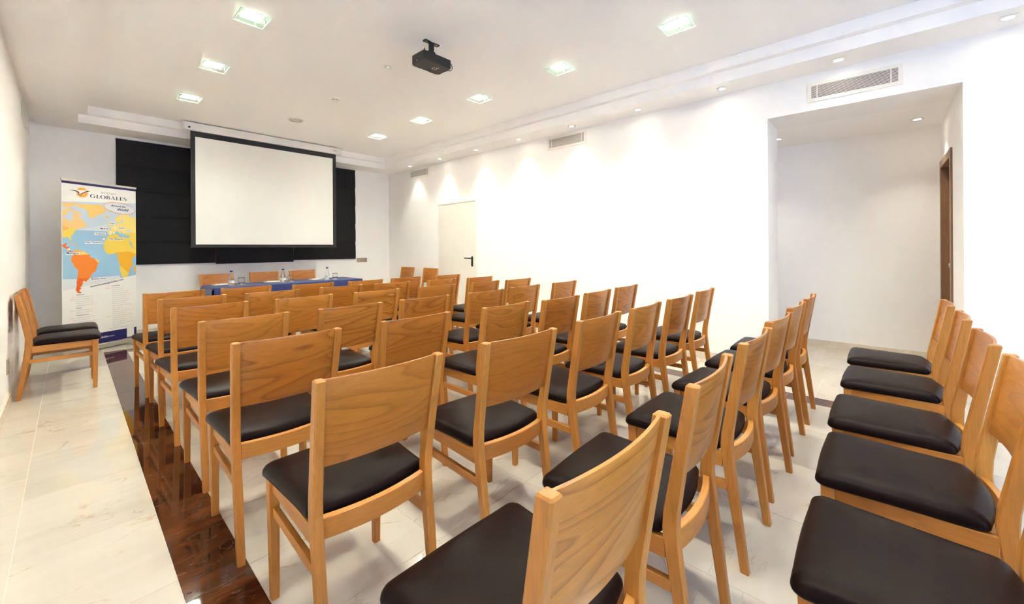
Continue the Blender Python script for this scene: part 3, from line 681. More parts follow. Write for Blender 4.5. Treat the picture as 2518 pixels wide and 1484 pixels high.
dup(src_chair, (4.53, 6.93, 0), PI / 2, 'beech chair with its back to the right wall, next to the far corner')
dup(src_chair, (4.53, 6.17, 0), PI / 2, 'beech chair with its back to the right wall, in front of the white door')

# ---------------------------------------------------------------- presenter table
TX0, TX1, TY0, TY1, TZ = 1.285, 3.315, 6.50, 7.18, 0.735
t = thing('meeting_table', 'long meeting table under blue cloths below the screen', 'table', ((TX0 + TX1) / 2, (TY0 + TY1) / 2, 0))
hx, hy = (TX1 - TX0) / 2, (TY1 - TY0) / 2
obj('tabletop', bx(-hx, hx, -hy, hy, TZ - 0.028, TZ, bev=0.003), M['table'], t)
for sx in (-1, 1):
    for sy in (-1, 1): obj('leg', bx(sx * (hx - 0.06) - 0.018, sx * (hx - 0.06) + 0.018, sy * (hy - 0.06) - 0.018, sy * (hy - 0.06) + 0.018, 0, TZ - 0.028, bev=0.003), M['alu'], t)
def cloth(x0, x1, z, seed, label, front=0.60, ends=(False, False), off=0.0):
    r = random.Random(seed); bm = bmesh.new(); n = 60
    # cross section: front hem, front drop, top, back drop
    ph = [(r.uniform(0, 6), r.uniform(9, 34), r.uniform(0.3, 1)) for _ in range(4)]
    prof_ = [('f', d) for d in (front, 0.45, 0.3, 0.18, 0.09, 0.04, 0.012, 0.0)] + [('t', u) for u in (0.02, 0.1, 0.3, 0.5, 0.7, 0.9, 0.98)] + [('b', d) for d in (0.0, 0.012, 0.05, 0.12, 0.20)]
    rows = []
    for i in range(n + 1):
        x = x0 + (x1 - x0) * i / n; row = []
        wv = sum(am * math.sin(fq * x + p) for p, fq, am in ph) / 3
        for kind, d in prof_:
            if kind == 'f': row.append((x, TY0 - 0.006 - off - 0.012 * min(1, d / 0.05) - abs(wv) * 0.05 * min(1, d / 0.4), z - d))
            elif kind == 't': row.append((x, TY0 + (TY1 - TY0) * d, z + 0.0012 * math.sin(11 * x + 7 * d) * (1 if 0.05 < d < 0.95 else 0)))
            else: row.append((x, TY1 + 0.006 + off + 0.01 * min(1, d / 0.05) + abs(wv) * 0.03 * min(1, d / 0.3), z - d))
        rows.append(row)
    V = [[bm.verts.new(p) for p in row] for row in rows]
    for a, b in zip(V, V[1:]):
        for j in range(len(prof_) - 1): bm.faces.new((a[j], a[j + 1], b[j + 1], b[j]))
    # the end that hangs over the short side
    if ends[0]:
        m_ = 14; prev = [V[0][j] for j in range(7, len(prof_) - 5)]
        for d in (0.012, 0.04, 0.1, 0.2, 0.3, 0.42, 0.55):
            cur = []
            for j, v in enumerate(prev):
                yy = rows[0][7 + j][1]; wv = math.sin(14 * yy + 1) * 0.5 + math.sin(31 * yy) * 0.4
                cur.append(bm.verts.new((x0 - 0.008 - 0.012 * min(1, d / 0.04) - (0.02 + 0.035 * wv) * min(1, d / 0.4), yy + (-0.01 if j == 0 else 0), z - d)))
            for a, b, c_, e in zip(prev, prev[1:], cur[1:], cur): bm.faces.new((a, b, c_, e))
            prev = cur
    o = obj('tablecloth', bm, M['cloth'], smooth=True)
    md = o.modifiers.new('thick', 'SOLIDIFY'); md.thickness = 0.0018; md.offset = 1
    return tag(o, label, 'tablecloth', 'blue cloths on the presenter table')
cloth(TX0 - 0.008, 2.06, TZ + 0.003, 3, 'blue tablecloth over the left half of the table, draped over its end', ends=(True, False))
cloth(1.93, TX1 + 0.03, TZ + 0.0065, 5, 'blue tablecloth over the right half of the table', off=0.006)
TT = TZ + 0.0095
def bottle(x, y, label, src=[None]):
    if src[0]: return dup(src[0], (x, y, TT), random.uniform(-1.0, 0.2), label)
    t = thing('water_bottle', label, 'bottle', (x, y, TT), -0.7, 'water bottles on the table')
    bm = bmesh.new(); lathe(bm, [(0.030, 0.0), (0.0335, 0.004), (0.034, 0.05), (0.0335, 0.085), (0.029, 0.105), (0.020, 0.135), (0.0145, 0.16), (0.0135, 0.185), (0.0135, 0.19)], 24); obj('body', bm, M['bottle'], t, smooth=True, angle=60)
    bm = bmesh.new(); lathe(bm, [(0.0348, 0.03), (0.0350, 0.066)], 24, cap0=False, cap1=False); lb = obj('label', bm, M['paper'], t, smooth=True)
    bm = bmesh.new(); pts = []
    for i in range(16):
        a = 2 * PI * i / 16; th = -PI / 2 + 0.42 * math.cos(a); pts.append(bm.verts.new((0.0356 * math.cos(th), 0.0356 * math.sin(th), 0.049 + 0.011 * math.sin(a))))
    bm.faces.new(pts); obj('oval_mark', bm, M['lblue'], lb)
    bm = bmesh.new(); lathe(bm, [(0.0165, 0.185), (0.0175, 0.187), (0.0175, 0.202), (0.0155, 0.205), (0.0, 0.205)], 20, cap0=True, cap1=False); obj('cap', bm, M['cap'], t, smooth=True, angle=50)
    src[0] = t; bpy.context.view_layer.update(); return t
def tumbler(x, y, label, src=[None]):
    if src[0]: o = src[0].copy(); C.objects.link(o); o.location = (x, y, TT + 0.0012); o['label'] = label; return o
    bm = bmesh.new(); lathe(bm, [(0.0, 0.0), (0.027, 0.0), (0.030, 0.004), (0.039, 0.03), (0.042, 0.055), (0.039, 0.09), (0.0365, 0.10), (0.0350, 0.10), (0.0375, 0.088), (0.0400, 0.055), (0.037, 0.031), (0.027, 0.012), (0.0, 0.010)], 24, cap0=False, cap1=False)
    o = obj('tumbler', bm, M['tumbler'], smooth=True, loc=(x, y, TT + 0.0012)); src[0] = o; return tag(o, label, 'glass', 'drinking glasses on the table')
def doily(x, y, label, src=[None]):
    if src[0]: o = src[0].copy(); C.objects.link(o); o.location = (x, y, TT); o['label'] = label; return o
    bm = bmesh.new(); n = 40
    prism(bm, [((0.047 + 0.003 * math.cos(10 * 2 * PI * i / n)) * math.cos(2 * PI * i / n), (0.047 + 0.003 * math.cos(10 * 2 * PI * i / n)) * math.sin(2 * PI * i / n)) for i in range(n)], 0, 0.001)
    o = obj('paper_coaster', bm, M['paper'], loc=(x, y, TT)); src[0] = o; return tag(o, label, 'coaster', 'white paper coasters on the table')
def pad_(x, y, a, label, src=[None]):
    if src[0]: return dup(src[0], (x, y, TT), a, label)
    t = thing('notepad', label, 'notepad', (x, y, TT), a, 'notepads on the table')
    obj('sheets', bx(-0.075, 0.075, -0.105, 0.105, 0, 0.008, bev=0.001, seg=1), M['paper'], t)
    bm = bmesh.new(); tube(bm, [(0.03, -0.06, 0.012), (0.045, 0.07, 0.012)], 0.004, 8); obj('pen', bm, M['white'], t, smooth=True, angle=50)
    src[0] = t; bpy.context.view_layer.update(); return t
for side, xb, yb, xg, yg, xn, yn in (('left', 1.541, 6.80, 1.664, 6.80, 1.47, 6.98), ('middle', 2.208, 6.785, 2.318, 6.785, 2.12, 6.96), ('right', 2.861, 6.745, 2.985, 6.73, 2.78, 6.93)):
    doily(xb, yb, 'white paper coaster under the %s water bottle' % side); doily(xg, yg, 'white paper coaster under the %s drinking glass' % side)
    b = bottle(xb, yb, 'water bottle with blue cap at the %s place of the table' % side); b.location.z = TT + 0.0012
    tumbler(xg, yg, 'empty drinking glass at the %s place of the table' % side)
    pad_(xn, yn, PI / 2 + 0.1, 'white notepad at the %s place of the table' % side)

# ---------------------------------------------------------------- roll-up banner
BW, BZ0, BZ1 = 0.78, 0.075, 2.085
bl_, br_ = Vector((-0.072, 7.113)), Vector((0.612, 7.513))
ang = math.atan2(br_.y - bl_.y, br_.x - bl_.x); mid = (bl_ + br_) / 2
ban = thing('rollup_banner', 'white roll-up banner with a world map and hotel lists by the left wall', 'banner', (mid.x, mid.y, 0), ang)
obj('base_housing', bx(-BW / 2 - 0.015, BW / 2 + 0.015, -0.045, 0.045, 0.012, 0.078, bev=0.018, seg=4), M['alu'], ban, smooth=True, angle=40)
for s in (-1, 1):
    obj('end_plate', bx(s * (BW / 2 + 0.015) - 0.004, s * (BW / 2 + 0.015) + 0.004, -0.048, 0.048, 0.0, 0.082, bev=0.003), M['alu'], ban)
    obj('foot', bx(s * (BW / 2 - 0.16) - 0.02, s * (BW / 2 - 0.16) + 0.02, -0.17, 0.03, 0.0, 0.014, bev=0.004), M['alu'], ban)
obj('top_rail', bx(-BW / 2 - 0.004, BW / 2 + 0.004, -0.010, 0.010, BZ1 - 0.002, BZ1 + 0.022, bev=0.003), M['alu'], ban)
bm = bmesh.new(); tube(bm, [(0, 0.02, 0.05), (0, 0.012, BZ1 + 0.005)], 0.008, 10); obj('pole', bm, M['alu'], ban, smooth=True, angle=50)
PR = {k: plain('print_' + k, c, 0.55, vary=0.02, bscale=15) for k, c in {'white': (0.80, 0.78, 0.74), 'navy': (0.010, 0.008, 0.10), 'sky': (0.30, 0.50, 0.68), 'pale': (0.52, 0.60, 0.70), 'haze': (0.66, 0.68, 0.71), 'orange': (0.86, 0.42, 0.08), 'peach': (0.86, 0.53, 0.22),
      'amber': (0.86, 0.56, 0.17), 'yellow': (0.84, 0.60, 0.09), 'lemon': (0.84, 0.66, 0.20), 'gold': (0.82, 0.42, 0.02), 'red': (0.80, 0.13, 0.012), 'redo': (0.83, 0.22, 0.02), 'ring': (0.75, 0.25, 0.04), 'grey': (0.30, 0.30, 0.31), 'ochre': (0.80, 0.36, 0.12), 'mist': (0.62, 0.64, 0.70)}.items()}
obj('sheet', bx(-BW / 2, BW / 2, -0.0008, 0.0008, BZ0, BZ1), PR['white'], ban)
def S(u, v): return (-BW / 2 + BW * u, BZ0 + (BZ1 - BZ0) * v)      # sheet coordinates, v from the bottom
def flat(name, polys, mat, lay, parent=ban):
    bm = bmesh.new()
    for p in polys:
        vs_ = [bm.verts.new((*S(*q)[:1], -0.0009 - 0.00022 * lay, S(*q)[1])) for q in p]
        f_ = bm.faces.new(vs_); f_.normal_update()
    bmesh.ops.triangulate(bm, faces=[f_ for f_ in bm.faces if len(f_.verts) > 4])
    me = bpy.data.meshes.new(name); bm.normal_update()
    for f_ in bm.faces:
        if f_.normal.y > 0: f_.normal_flip()
    bm.to_mesh(me); bm.free(); me.materials.append(mat)
    return obj(name, me, parent=parent)

MAP = [
    ('sea', 'pale', 1, [(0.0028,0.8743),(0.9980,0.9018),(0.9984,0.4178),(0.0081,0.3472)]),
    ('sea_low', 'sky', 2, [(0.0091,0.7104),(0.1837,0.7091),(0.5837,0.7065),(1.0000,0.7007),(0.9984,0.4178),(0.0081,0.3472)]),
    ('sea_beam', 'mist', 3, [(0.1837,0.7087),(0.5844,0.7522),(0.5837,0.7061)]),
    ('sea_haze', 'haze', 3, [(0.0053,0.4166),(0.1860,0.4131),(0.3571,0.4138),(0.7467,0.4191),(0.7694,0.4009),(0.0081,0.3472)]),
    ('arctic', 'peach', 4, [(0.0048,0.8670),(0.1122,0.8726),(0.2432,0.8706),(0.2208,0.8589),(0.2032,0.8625),(0.1681,0.8589),(0.1334,0.8511),(0.1161,0.8462),(0.0109,0.8547)]),
    ('arctic2', 'peach', 4, [(0.0108,0.8506),(0.1118,0.8471),(0.1118,0.8407),(0.0315,0.8398),(0.0066,0.8462)]),
    ('greenland', 'amber', 4, [(0.1789,0.8529),(0.2476,0.8675),(0.3199,0.8694),(0.3844,0.8676),(0.4694,0.8743),(0.5125,0.8682),(0.5318,0.8599),(0.5269,0.8506),(0.5610,0.8450),(0.5460,0.8240),(0.4781,0.8128),(0.4210,0.8021),(0.3879,0.7823),(0.3509,0.7890),(0.3145,0.8077),(0.3375,0.8195),(0.3057,0.8294),(0.2742,0.8446),(0.1986,0.8451)]),
    ('baffin', 'peach', 4, [(0.0440,0.8351),(0.1160,0.8335),(0.1677,0.8246),(0.2026,0.8172),(0.2468,0.8078),(0.2378,0.7988),(0.2111,0.7894),(0.1848,0.7972),(0.1284,0.8019),(0.1329,0.8106),(0.1632,0.8116),(0.1459,0.8217),(0.1073,0.8225),(0.0858,0.8112),(0.0732,0.8171),(0.0396,0.8244)]),
    ('north_america', 'peach', 4, [(0.0064,0.8295),(0.0396,0.8244),(0.0731,0.8087),(0.0603,0.7977),(0.0226,0.7923),(0.0141,0.7837),(0.0307,0.7758),(0.0642,0.7704),(0.0937,0.7648),(0.1107,0.7525),(0.1235,0.7528),(0.1193,0.7612),(0.1324,0.7743),(0.1240,0.7911),(0.1327,0.7978),(0.1586,0.7943),(0.1978,0.7869),(0.2243,0.7833),(0.2553,0.7711),(0.2641,0.7605),(0.2956,0.7525),(0.3000,0.7438),(0.3181,0.7354),(0.3226,0.7290),(0.2728,0.7313),(0.2547,0.7233),(0.2235,0.7184),(0.1881,0.7113),(0.1574,0.7022),(0.1465,0.6957),(0.1486,0.6893),(0.1312,0.6784),(0.1096,0.6696),(0.1137,0.6505),(0.1050,0.6452),(0.0924,0.6546),(0.0797,0.6630),(0.0544,0.6649),(0.0334,0.6604),(0.0085,0.6623)]),
    ('states', 'yellow', 5, [(0.0089,0.6979),(0.1188,0.7208),(0.1881,0.7113),(0.1574,0.7022),(0.1465,0.6957),(0.1486,0.6893),(0.1312,0.6784),(0.1096,0.6696),(0.1137,0.6505),(0.1050,0.6452),(0.0924,0.6546),(0.0797,0.6630),(0.0544,0.6649),(0.0334,0.6604),(0.0085,0.6623)]),
    ('states2', 'orange', 5, [(0.0094,0.7313),(0.0763,0.7243),(0.0889,0.7139),(0.0089,0.6979)]),
    ('central', 'red', 4, [(0.0018,0.6226),(0.0246,0.6174),(0.0351,0.6279),(0.0603,0.6301),(0.0496,0.6122),(0.0516,0.6059),(0.0791,0.6080),(0.0896,0.6038),(0.0832,0.5974),(0.0916,0.5910),(0.1000,0.5825),(0.1257,0.5803),(0.1386,0.5803),(0.1342,0.5760),(0.1042,0.5762),(0.0703,0.5826),(0.0578,0.5953),(0.0285,0.6017),(0.0038,0.6121)]),
    ('cuba', 'ochre', 4, [(0.0751,0.6323),(0.0921,0.6366),(0.1220,0.6336),(0.1522,0.6273),(0.1478,0.6219),(0.1263,0.6283),(0.0921,0.6324)]),
    ('hispaniola', 'ochre', 4, [(0.1629,0.6166),(0.1717,0.6231),(0.1958,0.6221),(0.2001,0.6167),(0.1825,0.6145)]),
    ('south_america', 'redo', 4, [(0.1429,0.5803),(0.1560,0.5877),(0.1866,0.5919),(0.1997,0.5887),(0.2173,0.5843),(0.2485,0.5853),(0.2663,0.5798),(0.2888,0.5710),(0.3205,0.5653),(0.3411,0.5608),(0.3502,0.5508),(0.3454,0.5420),(0.3848,0.5394),(0.4080,0.5314),(0.4363,0.5289),(0.4647,0.5185),(0.4645,0.5072),(0.4405,0.4919),(0.4308,0.4698),(0.4164,0.4545),(0.3789,0.4442),(0.3648,0.4335),(0.3655,0.4312),(0.3327,0.4106),(0.3204,0.4042),(0.3043,0.4037),(0.3062,0.3979),(0.2881,0.3907),(0.2641,0.3838),(0.2443,0.3826),(0.2482,0.3767),(0.2362,0.3675),(0.2165,0.3606),(0.2381,0.3579),(0.2163,0.3472),(0.2084,0.3399),(0.2201,0.3337),(0.2377,0.3291),(0.2161,0.3253),(0.1888,0.3293),(0.1735,0.3375),(0.1640,0.3493),(0.1699,0.3605),(0.1778,0.3791),(0.1742,0.3963),(0.1841,0.4169),(0.1902,0.4396),(0.1960,0.4659),(0.1807,0.4727),(0.1504,0.4861),(0.1334,0.5078),(0.1078,0.5230),(0.1165,0.5314),(0.1080,0.5358),(0.1210,0.5505),(0.1340,0.5568),(0.1471,0.5674)]),
    ('sa_top', 'orange', 5, [(0.1429,0.5803),(0.1560,0.5877),(0.1866,0.5919),(0.1997,0.5887),(0.2173,0.5843),(0.2485,0.5853),(0.2663,0.5798),(0.2172,0.5735),(0.1471,0.5674)]),
    ('sa_band', 'amber', 5, [(0.2172,0.5735),(0.2663,0.5798),(0.2888,0.5710),(0.3205,0.5653),(0.3411,0.5608),(0.2148,0.5580)]),
    ('sa_wedge', 'amber', 5, [(0.4080,0.5314),(0.4363,0.5289),(0.4647,0.5185),(0.4645,0.5072),(0.4549,0.5040)]),
    ('sa_low', 'red', 5, [(0.3367,0.4125),(0.3204,0.4042),(0.3043,0.4037),(0.3062,0.3979),(0.2881,0.3907),(0.2641,0.3838),(0.2443,0.3826),(0.2482,0.3767),(0.2362,0.3675),(0.2165,0.3606),(0.2381,0.3579),(0.2163,0.3472),(0.2084,0.3399),(0.2201,0.3337),(0.2377,0.3291),(0.2161,0.3253),(0.1888,0.3293),(0.1735,0.3375),(0.1640,0.3493),(0.1699,0.3605),(0.1778,0.3791),(0.1742,0.3963),(0.1841,0.4169)]),
    ('europe', 'lemon', 4, [(0.9967,0.8084),(0.9442,0.8045),(0.9170,0.8122),(0.8578,0.8199),(0.7994,0.8193),(0.7419,0.8094),(0.7006,0.7965),(0.6851,0.7868),(0.6952,0.7732),(0.7258,0.7669),(0.7465,0.7651),(0.7779,0.7799),(0.7833,0.7918),(0.8150,0.7997),(0.7937,0.7874),(0.7989,0.7781),(0.8519,0.7782),(0.8040,0.7711),(0.7360,0.7590),(0.7052,0.7595),(0.6948,0.7500),(0.6542,0.7445),(0.6091,0.7458),(0.6139,0.7322),(0.6387,0.7212),(0.6437,0.7143),(0.5888,0.7123),(0.5812,0.6996),(0.5934,0.6884),(0.6182,0.6864),(0.6535,0.6937),(0.6739,0.7056),(0.7149,0.7155),(0.7456,0.6996),(0.7637,0.6917),(0.7768,0.7000),(0.7458,0.7183),(0.7926,0.7026),(0.8081,0.6863),(0.8242,0.6983),(0.8399,0.6867),(0.8989,0.6850),(1.0000,0.6838)]),
    ('turkey', 'yellow', 5, [(0.8294,0.6972),(1.0000,0.7044),(1.0000,0.6825),(0.8989,0.6850),(0.8399,0.6867)]),
    ('africa', 'yellow', 4, [(0.6032,0.6816),(0.6282,0.6865),(0.6737,0.6894),(0.7299,0.6877),(0.7349,0.6785),(0.7712,0.6683),(0.7921,0.6720),(0.8343,0.6677),(0.8878,0.6646),(0.8988,0.6754),(0.9043,0.6839),(1.0000,0.6838),(1.0000,0.5528),(0.9791,0.5457),(0.9458,0.5291),(0.9346,0.5100),(0.9453,0.4955),(0.9423,0.4787),(0.9012,0.4627),(0.9037,0.4482),(0.8792,0.4321),(0.8575,0.4184),(0.8872,0.4343),(0.8822,0.4218),(0.8488,0.4059),(0.7973,0.4042),(0.7653,0.4373),(0.7732,0.4347),(0.7476,0.4680),(0.7583,0.4936),(0.7226,0.5291),(0.7281,0.5571),(0.7025,0.5596),(0.6822,0.5678),(0.6466,0.5599),(0.5917,0.5603),(0.5573,0.5719),(0.5284,0.5992),(0.5335,0.6196),(0.5288,0.6309),(0.5534,0.6469),(0.5732,0.6585),(0.5833,0.6745)]),
    ('africa_low', 'gold', 5, [(0.6924,0.5712),(0.8974,0.5762),(1.0000,0.5576),(1.0000,0.5528),(0.9791,0.5457),(0.9458,0.5291),(0.9346,0.5100),(0.9453,0.4955),(0.9423,0.4787),(0.9012,0.4627),(0.9037,0.4482),(0.8792,0.4321),(0.7582,0.4842),(0.7583,0.4936),(0.7226,0.5291),(0.7281,0.5571),(0.7025,0.5596),(0.6822,0.5678)]),
    ('red_sea', 'sky', 5, [(0.8877,0.6538),(0.9039,0.6492),(0.9633,0.5989),(0.9414,0.6037),(0.9036,0.6276)]),
    ('black_sea', 'pale', 5, [(0.8510,0.7129),(0.8725,0.7252),(0.8994,0.7197),(0.9483,0.7060),(0.9155,0.7055),(0.8562,0.7059)]),
    ('madagascar', 'gold', 4, [(0.9697,0.4661),(0.9809,0.4780),(0.9976,0.4801),(0.9970,0.4389),(0.9776,0.4394),(0.9667,0.4517)]),
    ('britain', 'lemon', 4, [(0.5719,0.7474),(0.5944,0.7616),(0.6045,0.7732),(0.6244,0.7737),(0.6193,0.7621),(0.5992,0.7502)]),
    ('iceland', 'amber', 4, [(0.5311,0.8020),(0.5604,0.8017),(0.6098,0.8032),(0.6098,0.7963),(0.5750,0.7931),(0.5456,0.7956)]),
    ('bird_body', 'white', 4, [(0.1389,0.9464),(0.3073,0.9543),(0.3209,0.9518),(0.2217,0.9303),(0.2040,0.9229),(0.2129,0.9342),(0.1866,0.9425)]),
    ('bird_wing', 'navy', 5, [(0.0833,0.9461),(0.1389,0.9474),(0.1867,0.9457),(0.2130,0.9385),(0.2151,0.9321),(0.1995,0.9205),(0.1731,0.9096),(0.2040,0.9251),(0.2041,0.9337),(0.1866,0.9393),(0.1475,0.9436)]),
    ('bird_back', 'navy', 5, [(0.1995,0.9216),(0.2440,0.9336),(0.2890,0.9446),(0.3118,0.9524),(0.3301,0.9534),(0.3553,0.9499),(0.3254,0.9476),(0.2754,0.9374),(0.2395,0.9312),(0.2128,0.9212)]),
    ('bird_tail', 'navy', 5, [(0.2507,0.9339),(0.2237,0.9152),(0.2282,0.9146),(0.2641,0.9364)]),
    ('top_band', 'navy', 1, [(0.0000,0.9975),(1.0000,0.9975),(1.0000,0.9840),(0.0000,0.9840)]),
]
for nm, colr, lay, pts in MAP: flat('print_' + nm, [pts], PR[colr], lay)
VS = BZ1 - BZ0
def ell(cu, cv_, ru, rv, rot=0.0, n=40):
    r = []
    for i in range(n):
        a = 2 * PI * i / n; x, z = ru * BW * math.cos(a), rv * VS * math.sin(a)
        r.append((cu + (x * math.cos(rot) - z * math.sin(rot)) / BW, cv_ + (x * math.sin(rot) + z * math.cos(rot)) / VS))
    return r
def ellring(cu, cv_, ru, rv, rot, th, n=48):
    a = ell(cu, cv_, ru, rv, rot, n); b = ell(cu, cv_, ru - th / BW, rv - th / VS, rot, n)
    return [[a[i], a[(i + 1) % n], b[(i + 1) % n], b[i]] for i in range(n)]
def arc(cx_, cy_, ro, so, ri, si, a0, a1, n=20):
    r = []
    for i in range(n):
        p, q = math.radians(a0 + (a1 - a0) * i / n), math.radians(a0 + (a1 - a0) * (i + 1) / n)
        r.append([(cx_ + ro * math.cos(p), cy_ + so * math.sin(p)), (cx_ + ro * math.cos(q), cy_ + so * math.sin(q)), (cx_ + ri * math.cos(q), cy_ + si * math.sin(q)), (cx_ + ri * math.cos(p), cy_ + si * math.sin(p))])
    return r
def rc(x0, x1, y0, y1): return [(x0, y0), (x1, y0), (x1, y1), (x0, y1)]
def ribbon(pts, ws):
    L_ = []; 
    for i, (x, y) in enumerate(pts):
        a, b = pts[max(i - 1, 0)], pts[min(i + 1, len(pts) - 1)]; dx, dy = b[0] - a[0], b[1] - a[1]; d = math.hypot(dx, dy); L_.append(((x - dy / d * ws[i] / 2, y + dx / d * ws[i] / 2), (x + dy / d * ws[i] / 2, y - dx / d * ws[i] / 2)))
    return [[p[0], q[0], q[1], p[1]] for p, q in zip(L_, L_[1:])]
GL = {   # roman capitals: advance, polygons
 'L': (0.72, [rc(.12, .29, 0, 1), rc(.02, .40, .95, 1), rc(.02, .64, 0, .055), rc(.585, .64, .055, .28)]),
 'E': (0.76, [rc(.12, .29, 0, 1), rc(.02, .62, .945, 1), rc(.57, .62, .75, .945), rc(.29, .5, .48, .53), rc(.47, .51, .40, .61), rc(.02, .66, 0, .055), rc(.61, .66, .055, .27)]),
 'H': (0.98, [rc(.12, .29, 0, 1), rc(.66, .83, 0, 1), rc(.29, .66, .48, .53), rc(.02, .39, .95, 1), rc(.02, .39, 0, .05), rc(.56, .93, .95, 1), rc(.56, .93, 0, .05)]),
 'T': (0.82, [rc(.32, .48, 0, 1), rc(.02, .78, .945, 1), rc(.02, .07, .75, .945), rc(.73, .78, .75, .945), rc(.21, .59, 0, .05)]),
 'O': (1.04, arc(.52, .5, .49, .52, .30, .465, 0, 360, 32)),
 'G': (1.06, arc(.52, .5, .49, .52, .30, .465, 42, 318, 28) + [rc(.70, .86, .1, .44), rc(.60, .95, .41, .46), rc(.835, .87, .72, .93)]),
 'B': (0.82, [rc(.12, .29, 0, 1), rc(.02, .40, .95, 1), rc(.02, .40, 0, .05), rc(.29, .42, .50, .545)] + arc(.38, .755, .30, .245, .13, .195, -90, 90, 14) + arc(.38, .265, .38, .265, .20, .215, -90, 90, 14)),
 'A': (0.98, [[(.14, 0), (.20, 0), (.50, .86), (.46, 1.0)], [(.66, 0), (.85, 0), (.54, 1.02), (.45, 1.0)], rc(.27, .68, .30, .35), rc(.02, .32, 0, .045), rc(.56, .96, 0, .045)]),
 'S': (0.70, ribbon([(.58, .72), (.56, .88), (.44, .97), (.30, .975), (.17, .91), (.13, .76), (.20, .63), (.36, .53), (.52, .42), (.58, .27), (.53, .12), (.40, .03), (.24, .03), (.11, .12), (.09, .28)], [.03, .04, .06, .07, .11, .15, .17, .18, .17, .15, .11, .07, .06, .04, .03])),
}
def serif(txt, u0, u1, v0, hv):
    tot = sum(GL[c][0] for c in txt); k = (u1 - u0) / tot; out = []; x = u0
    for c in txt:
        for p in GL[c][1]: out.append([(x + a * k, v0 + b * hv) for a, b in p])
        x += GL[c][0] * k
    return out
# sans lettering from Blender's own font, flattened to polygons
JOBS = []
def text(job, s, u, v, w=None, scale=None, bold=0.0, shear=0.0, rot=0.0, align='l'):
    cu = bpy.data.curves.new('lettering', 'FONT'); cu.body = s; cu.resolution_u = 2; cu.offset = bold; cu.shear = shear
    o = bpy.data.objects.new('lettering', cu); C.objects.link(o); JOBS.append((job, o, u, v, w, scale, rot, align))
SC = 0.0135
def line(s, u, v, tags='', stars=0, box_=0):
    text('text_grey', s, u, v, scale=SC); STAR.append((s, u, v, stars, box_))
    if tags: text('text_orange', tags, u - 0.012, v, scale=SC * 0.85, align='r', bold=0.012)
STAR = []
text('text_navy', 'Around the', 0.630, 0.8685, w=0.215, shear=0.2, bold=0.02, rot=-0.03)
text('text_navy', 'World', 0.722, 0.8440, w=0.165, shear=0.2, bold=0.025, rot=-0.02)
text('text_navy', 'www.hotelesglobales.com', 0.345, 0.3550, w=0.466, bold=0.02, rot=math.atan2(0.0333 * VS, 0.466 * BW))
for s, u, v, wd in (('Managua', 0.0560, 0.5635, 0.150), ('Islas Canarias', 0.292, 0.6305, 0.211), ('Andaluc\u00eda', 0.4165, 0.6855, 0.132), ('Madrid', 0.4850, 0.7180, 0.100), ('Z\u00fcrich', 0.738, 0.7265, 0.088), ('Islas Baleares', 0.606, 0.6545, 0.197), ('Lieja', 0.610, 0.7550, 0.070), ('Buenos Aires', 0.360, 0.4030, 0.200)):
    text('text_navy', s, u, v, w=wd, bold=0.015)
text('text_white', 'www.hotelesglobales', 0.185, 0.0300, w=0.405, bold=0.02); text('text_white', '.com', 0.592, 0.0300, w=0.076)
text('text_navy', 'ANDALUC\u00cdA', 0.167, 0.3141, scale=SC, bold=0.02)
y0 = 0.3010; dv = 0.01285
for i, (tg, s, n_) in enumerate((('C\u00c1DIZ', 'Globales Reina Cristina', 4), ('M\u00c1LAGA', 'Globales Cortijo Blanco', 3), ('', 'Globales Pueblo Andaluz', 3), ('', 'Globales Playa Estepona', 4), ('', 'Globales Gardenia Park', 3))): line(s, 0.169, y0 - i * dv, tg, n_)
text('text_navy', 'MADRID', 0.170, 0.2343, scale=SC, bold=0.02)
for i, (tg, s, n_) in enumerate((('MADRID', 'Globales Acis y Galatea', 3), ('', 'Globales De los Reyes', 3))): line(s, 0.171, 0.2195 - i * dv, tg, n_)
text('text_navy', 'INTERNACIONALES', 0.1716, 0.1903, scale=SC, bold=0.02)
for i, (tg, s, n_) in enumerate((('B\u00c9LGICA', 'Globales Post & Wellness', 4), ('SUIZA', 'Globales Cornu', 4), ('ARGENTINA', 'Globales Rep\u00fablica Wellness', 4), ('NICARAGUA', 'Globales Camino Real', 5))): line(s, 0.173, 0.1755 - i * dv, tg, n_)
text('text_navy', 'ISLAS BALEARES', 0.635, 0.3535, scale=SC, bold=0.02)
RL = [('MALLORCA', 'Am\u00e9rica', 4, 0), ('', 'Pionero', 4, 0), ('', 'Santa Ponsa Park', 4, 0), ('', 'Playa Santa Ponsa', 3, 0), ('', 'Apartamentos Verdemar', 0, 2), ('', 'Santa Luc\u00eda', 4, 0), ('', 'Apartamentos Nova', 0, 2), ('', 'Palmanova Palace', 4, 0), ('', 'Palmanova', 4, 0),
      ('', 'Apartamentos Cala Vi\u00f1as', 0, 2), ('', 'Simar', 3, 0), ('', 'Condes de Alcudia', 3, 0), ('', 'Aptos. Bouganvilla Park', 3, 0), ('', 'Mimosa Park', 3, 0), ('MENORCA', 'Club Almirante Farragut', 4, 0), ('', 'Mediterrani', 4, 0), ('', "Cala'n Blanes", 3, 0), ('', 'Lord Nelson', 3, 0), ('', 'Apartamentos Lord Nelson', 0, 2), ('', 'Binimar', 0, 1), ('IBIZA', 'Apartamentos Montemar', 0, 1)]
for i, (tg, s, n_, b_) in enumerate(RL): line('Globales ' + s, 0.6355 + 0.0005 * i, 0.3410 - i * 0.01305, tg, n_, b_)
bpy.context.view_layer.update(); dg = bpy.context.evaluated_depsgraph_get()
LET = {'text_navy': [], 'text_grey': [], 'text_orange': [], 'text_white': []}; WID = {}
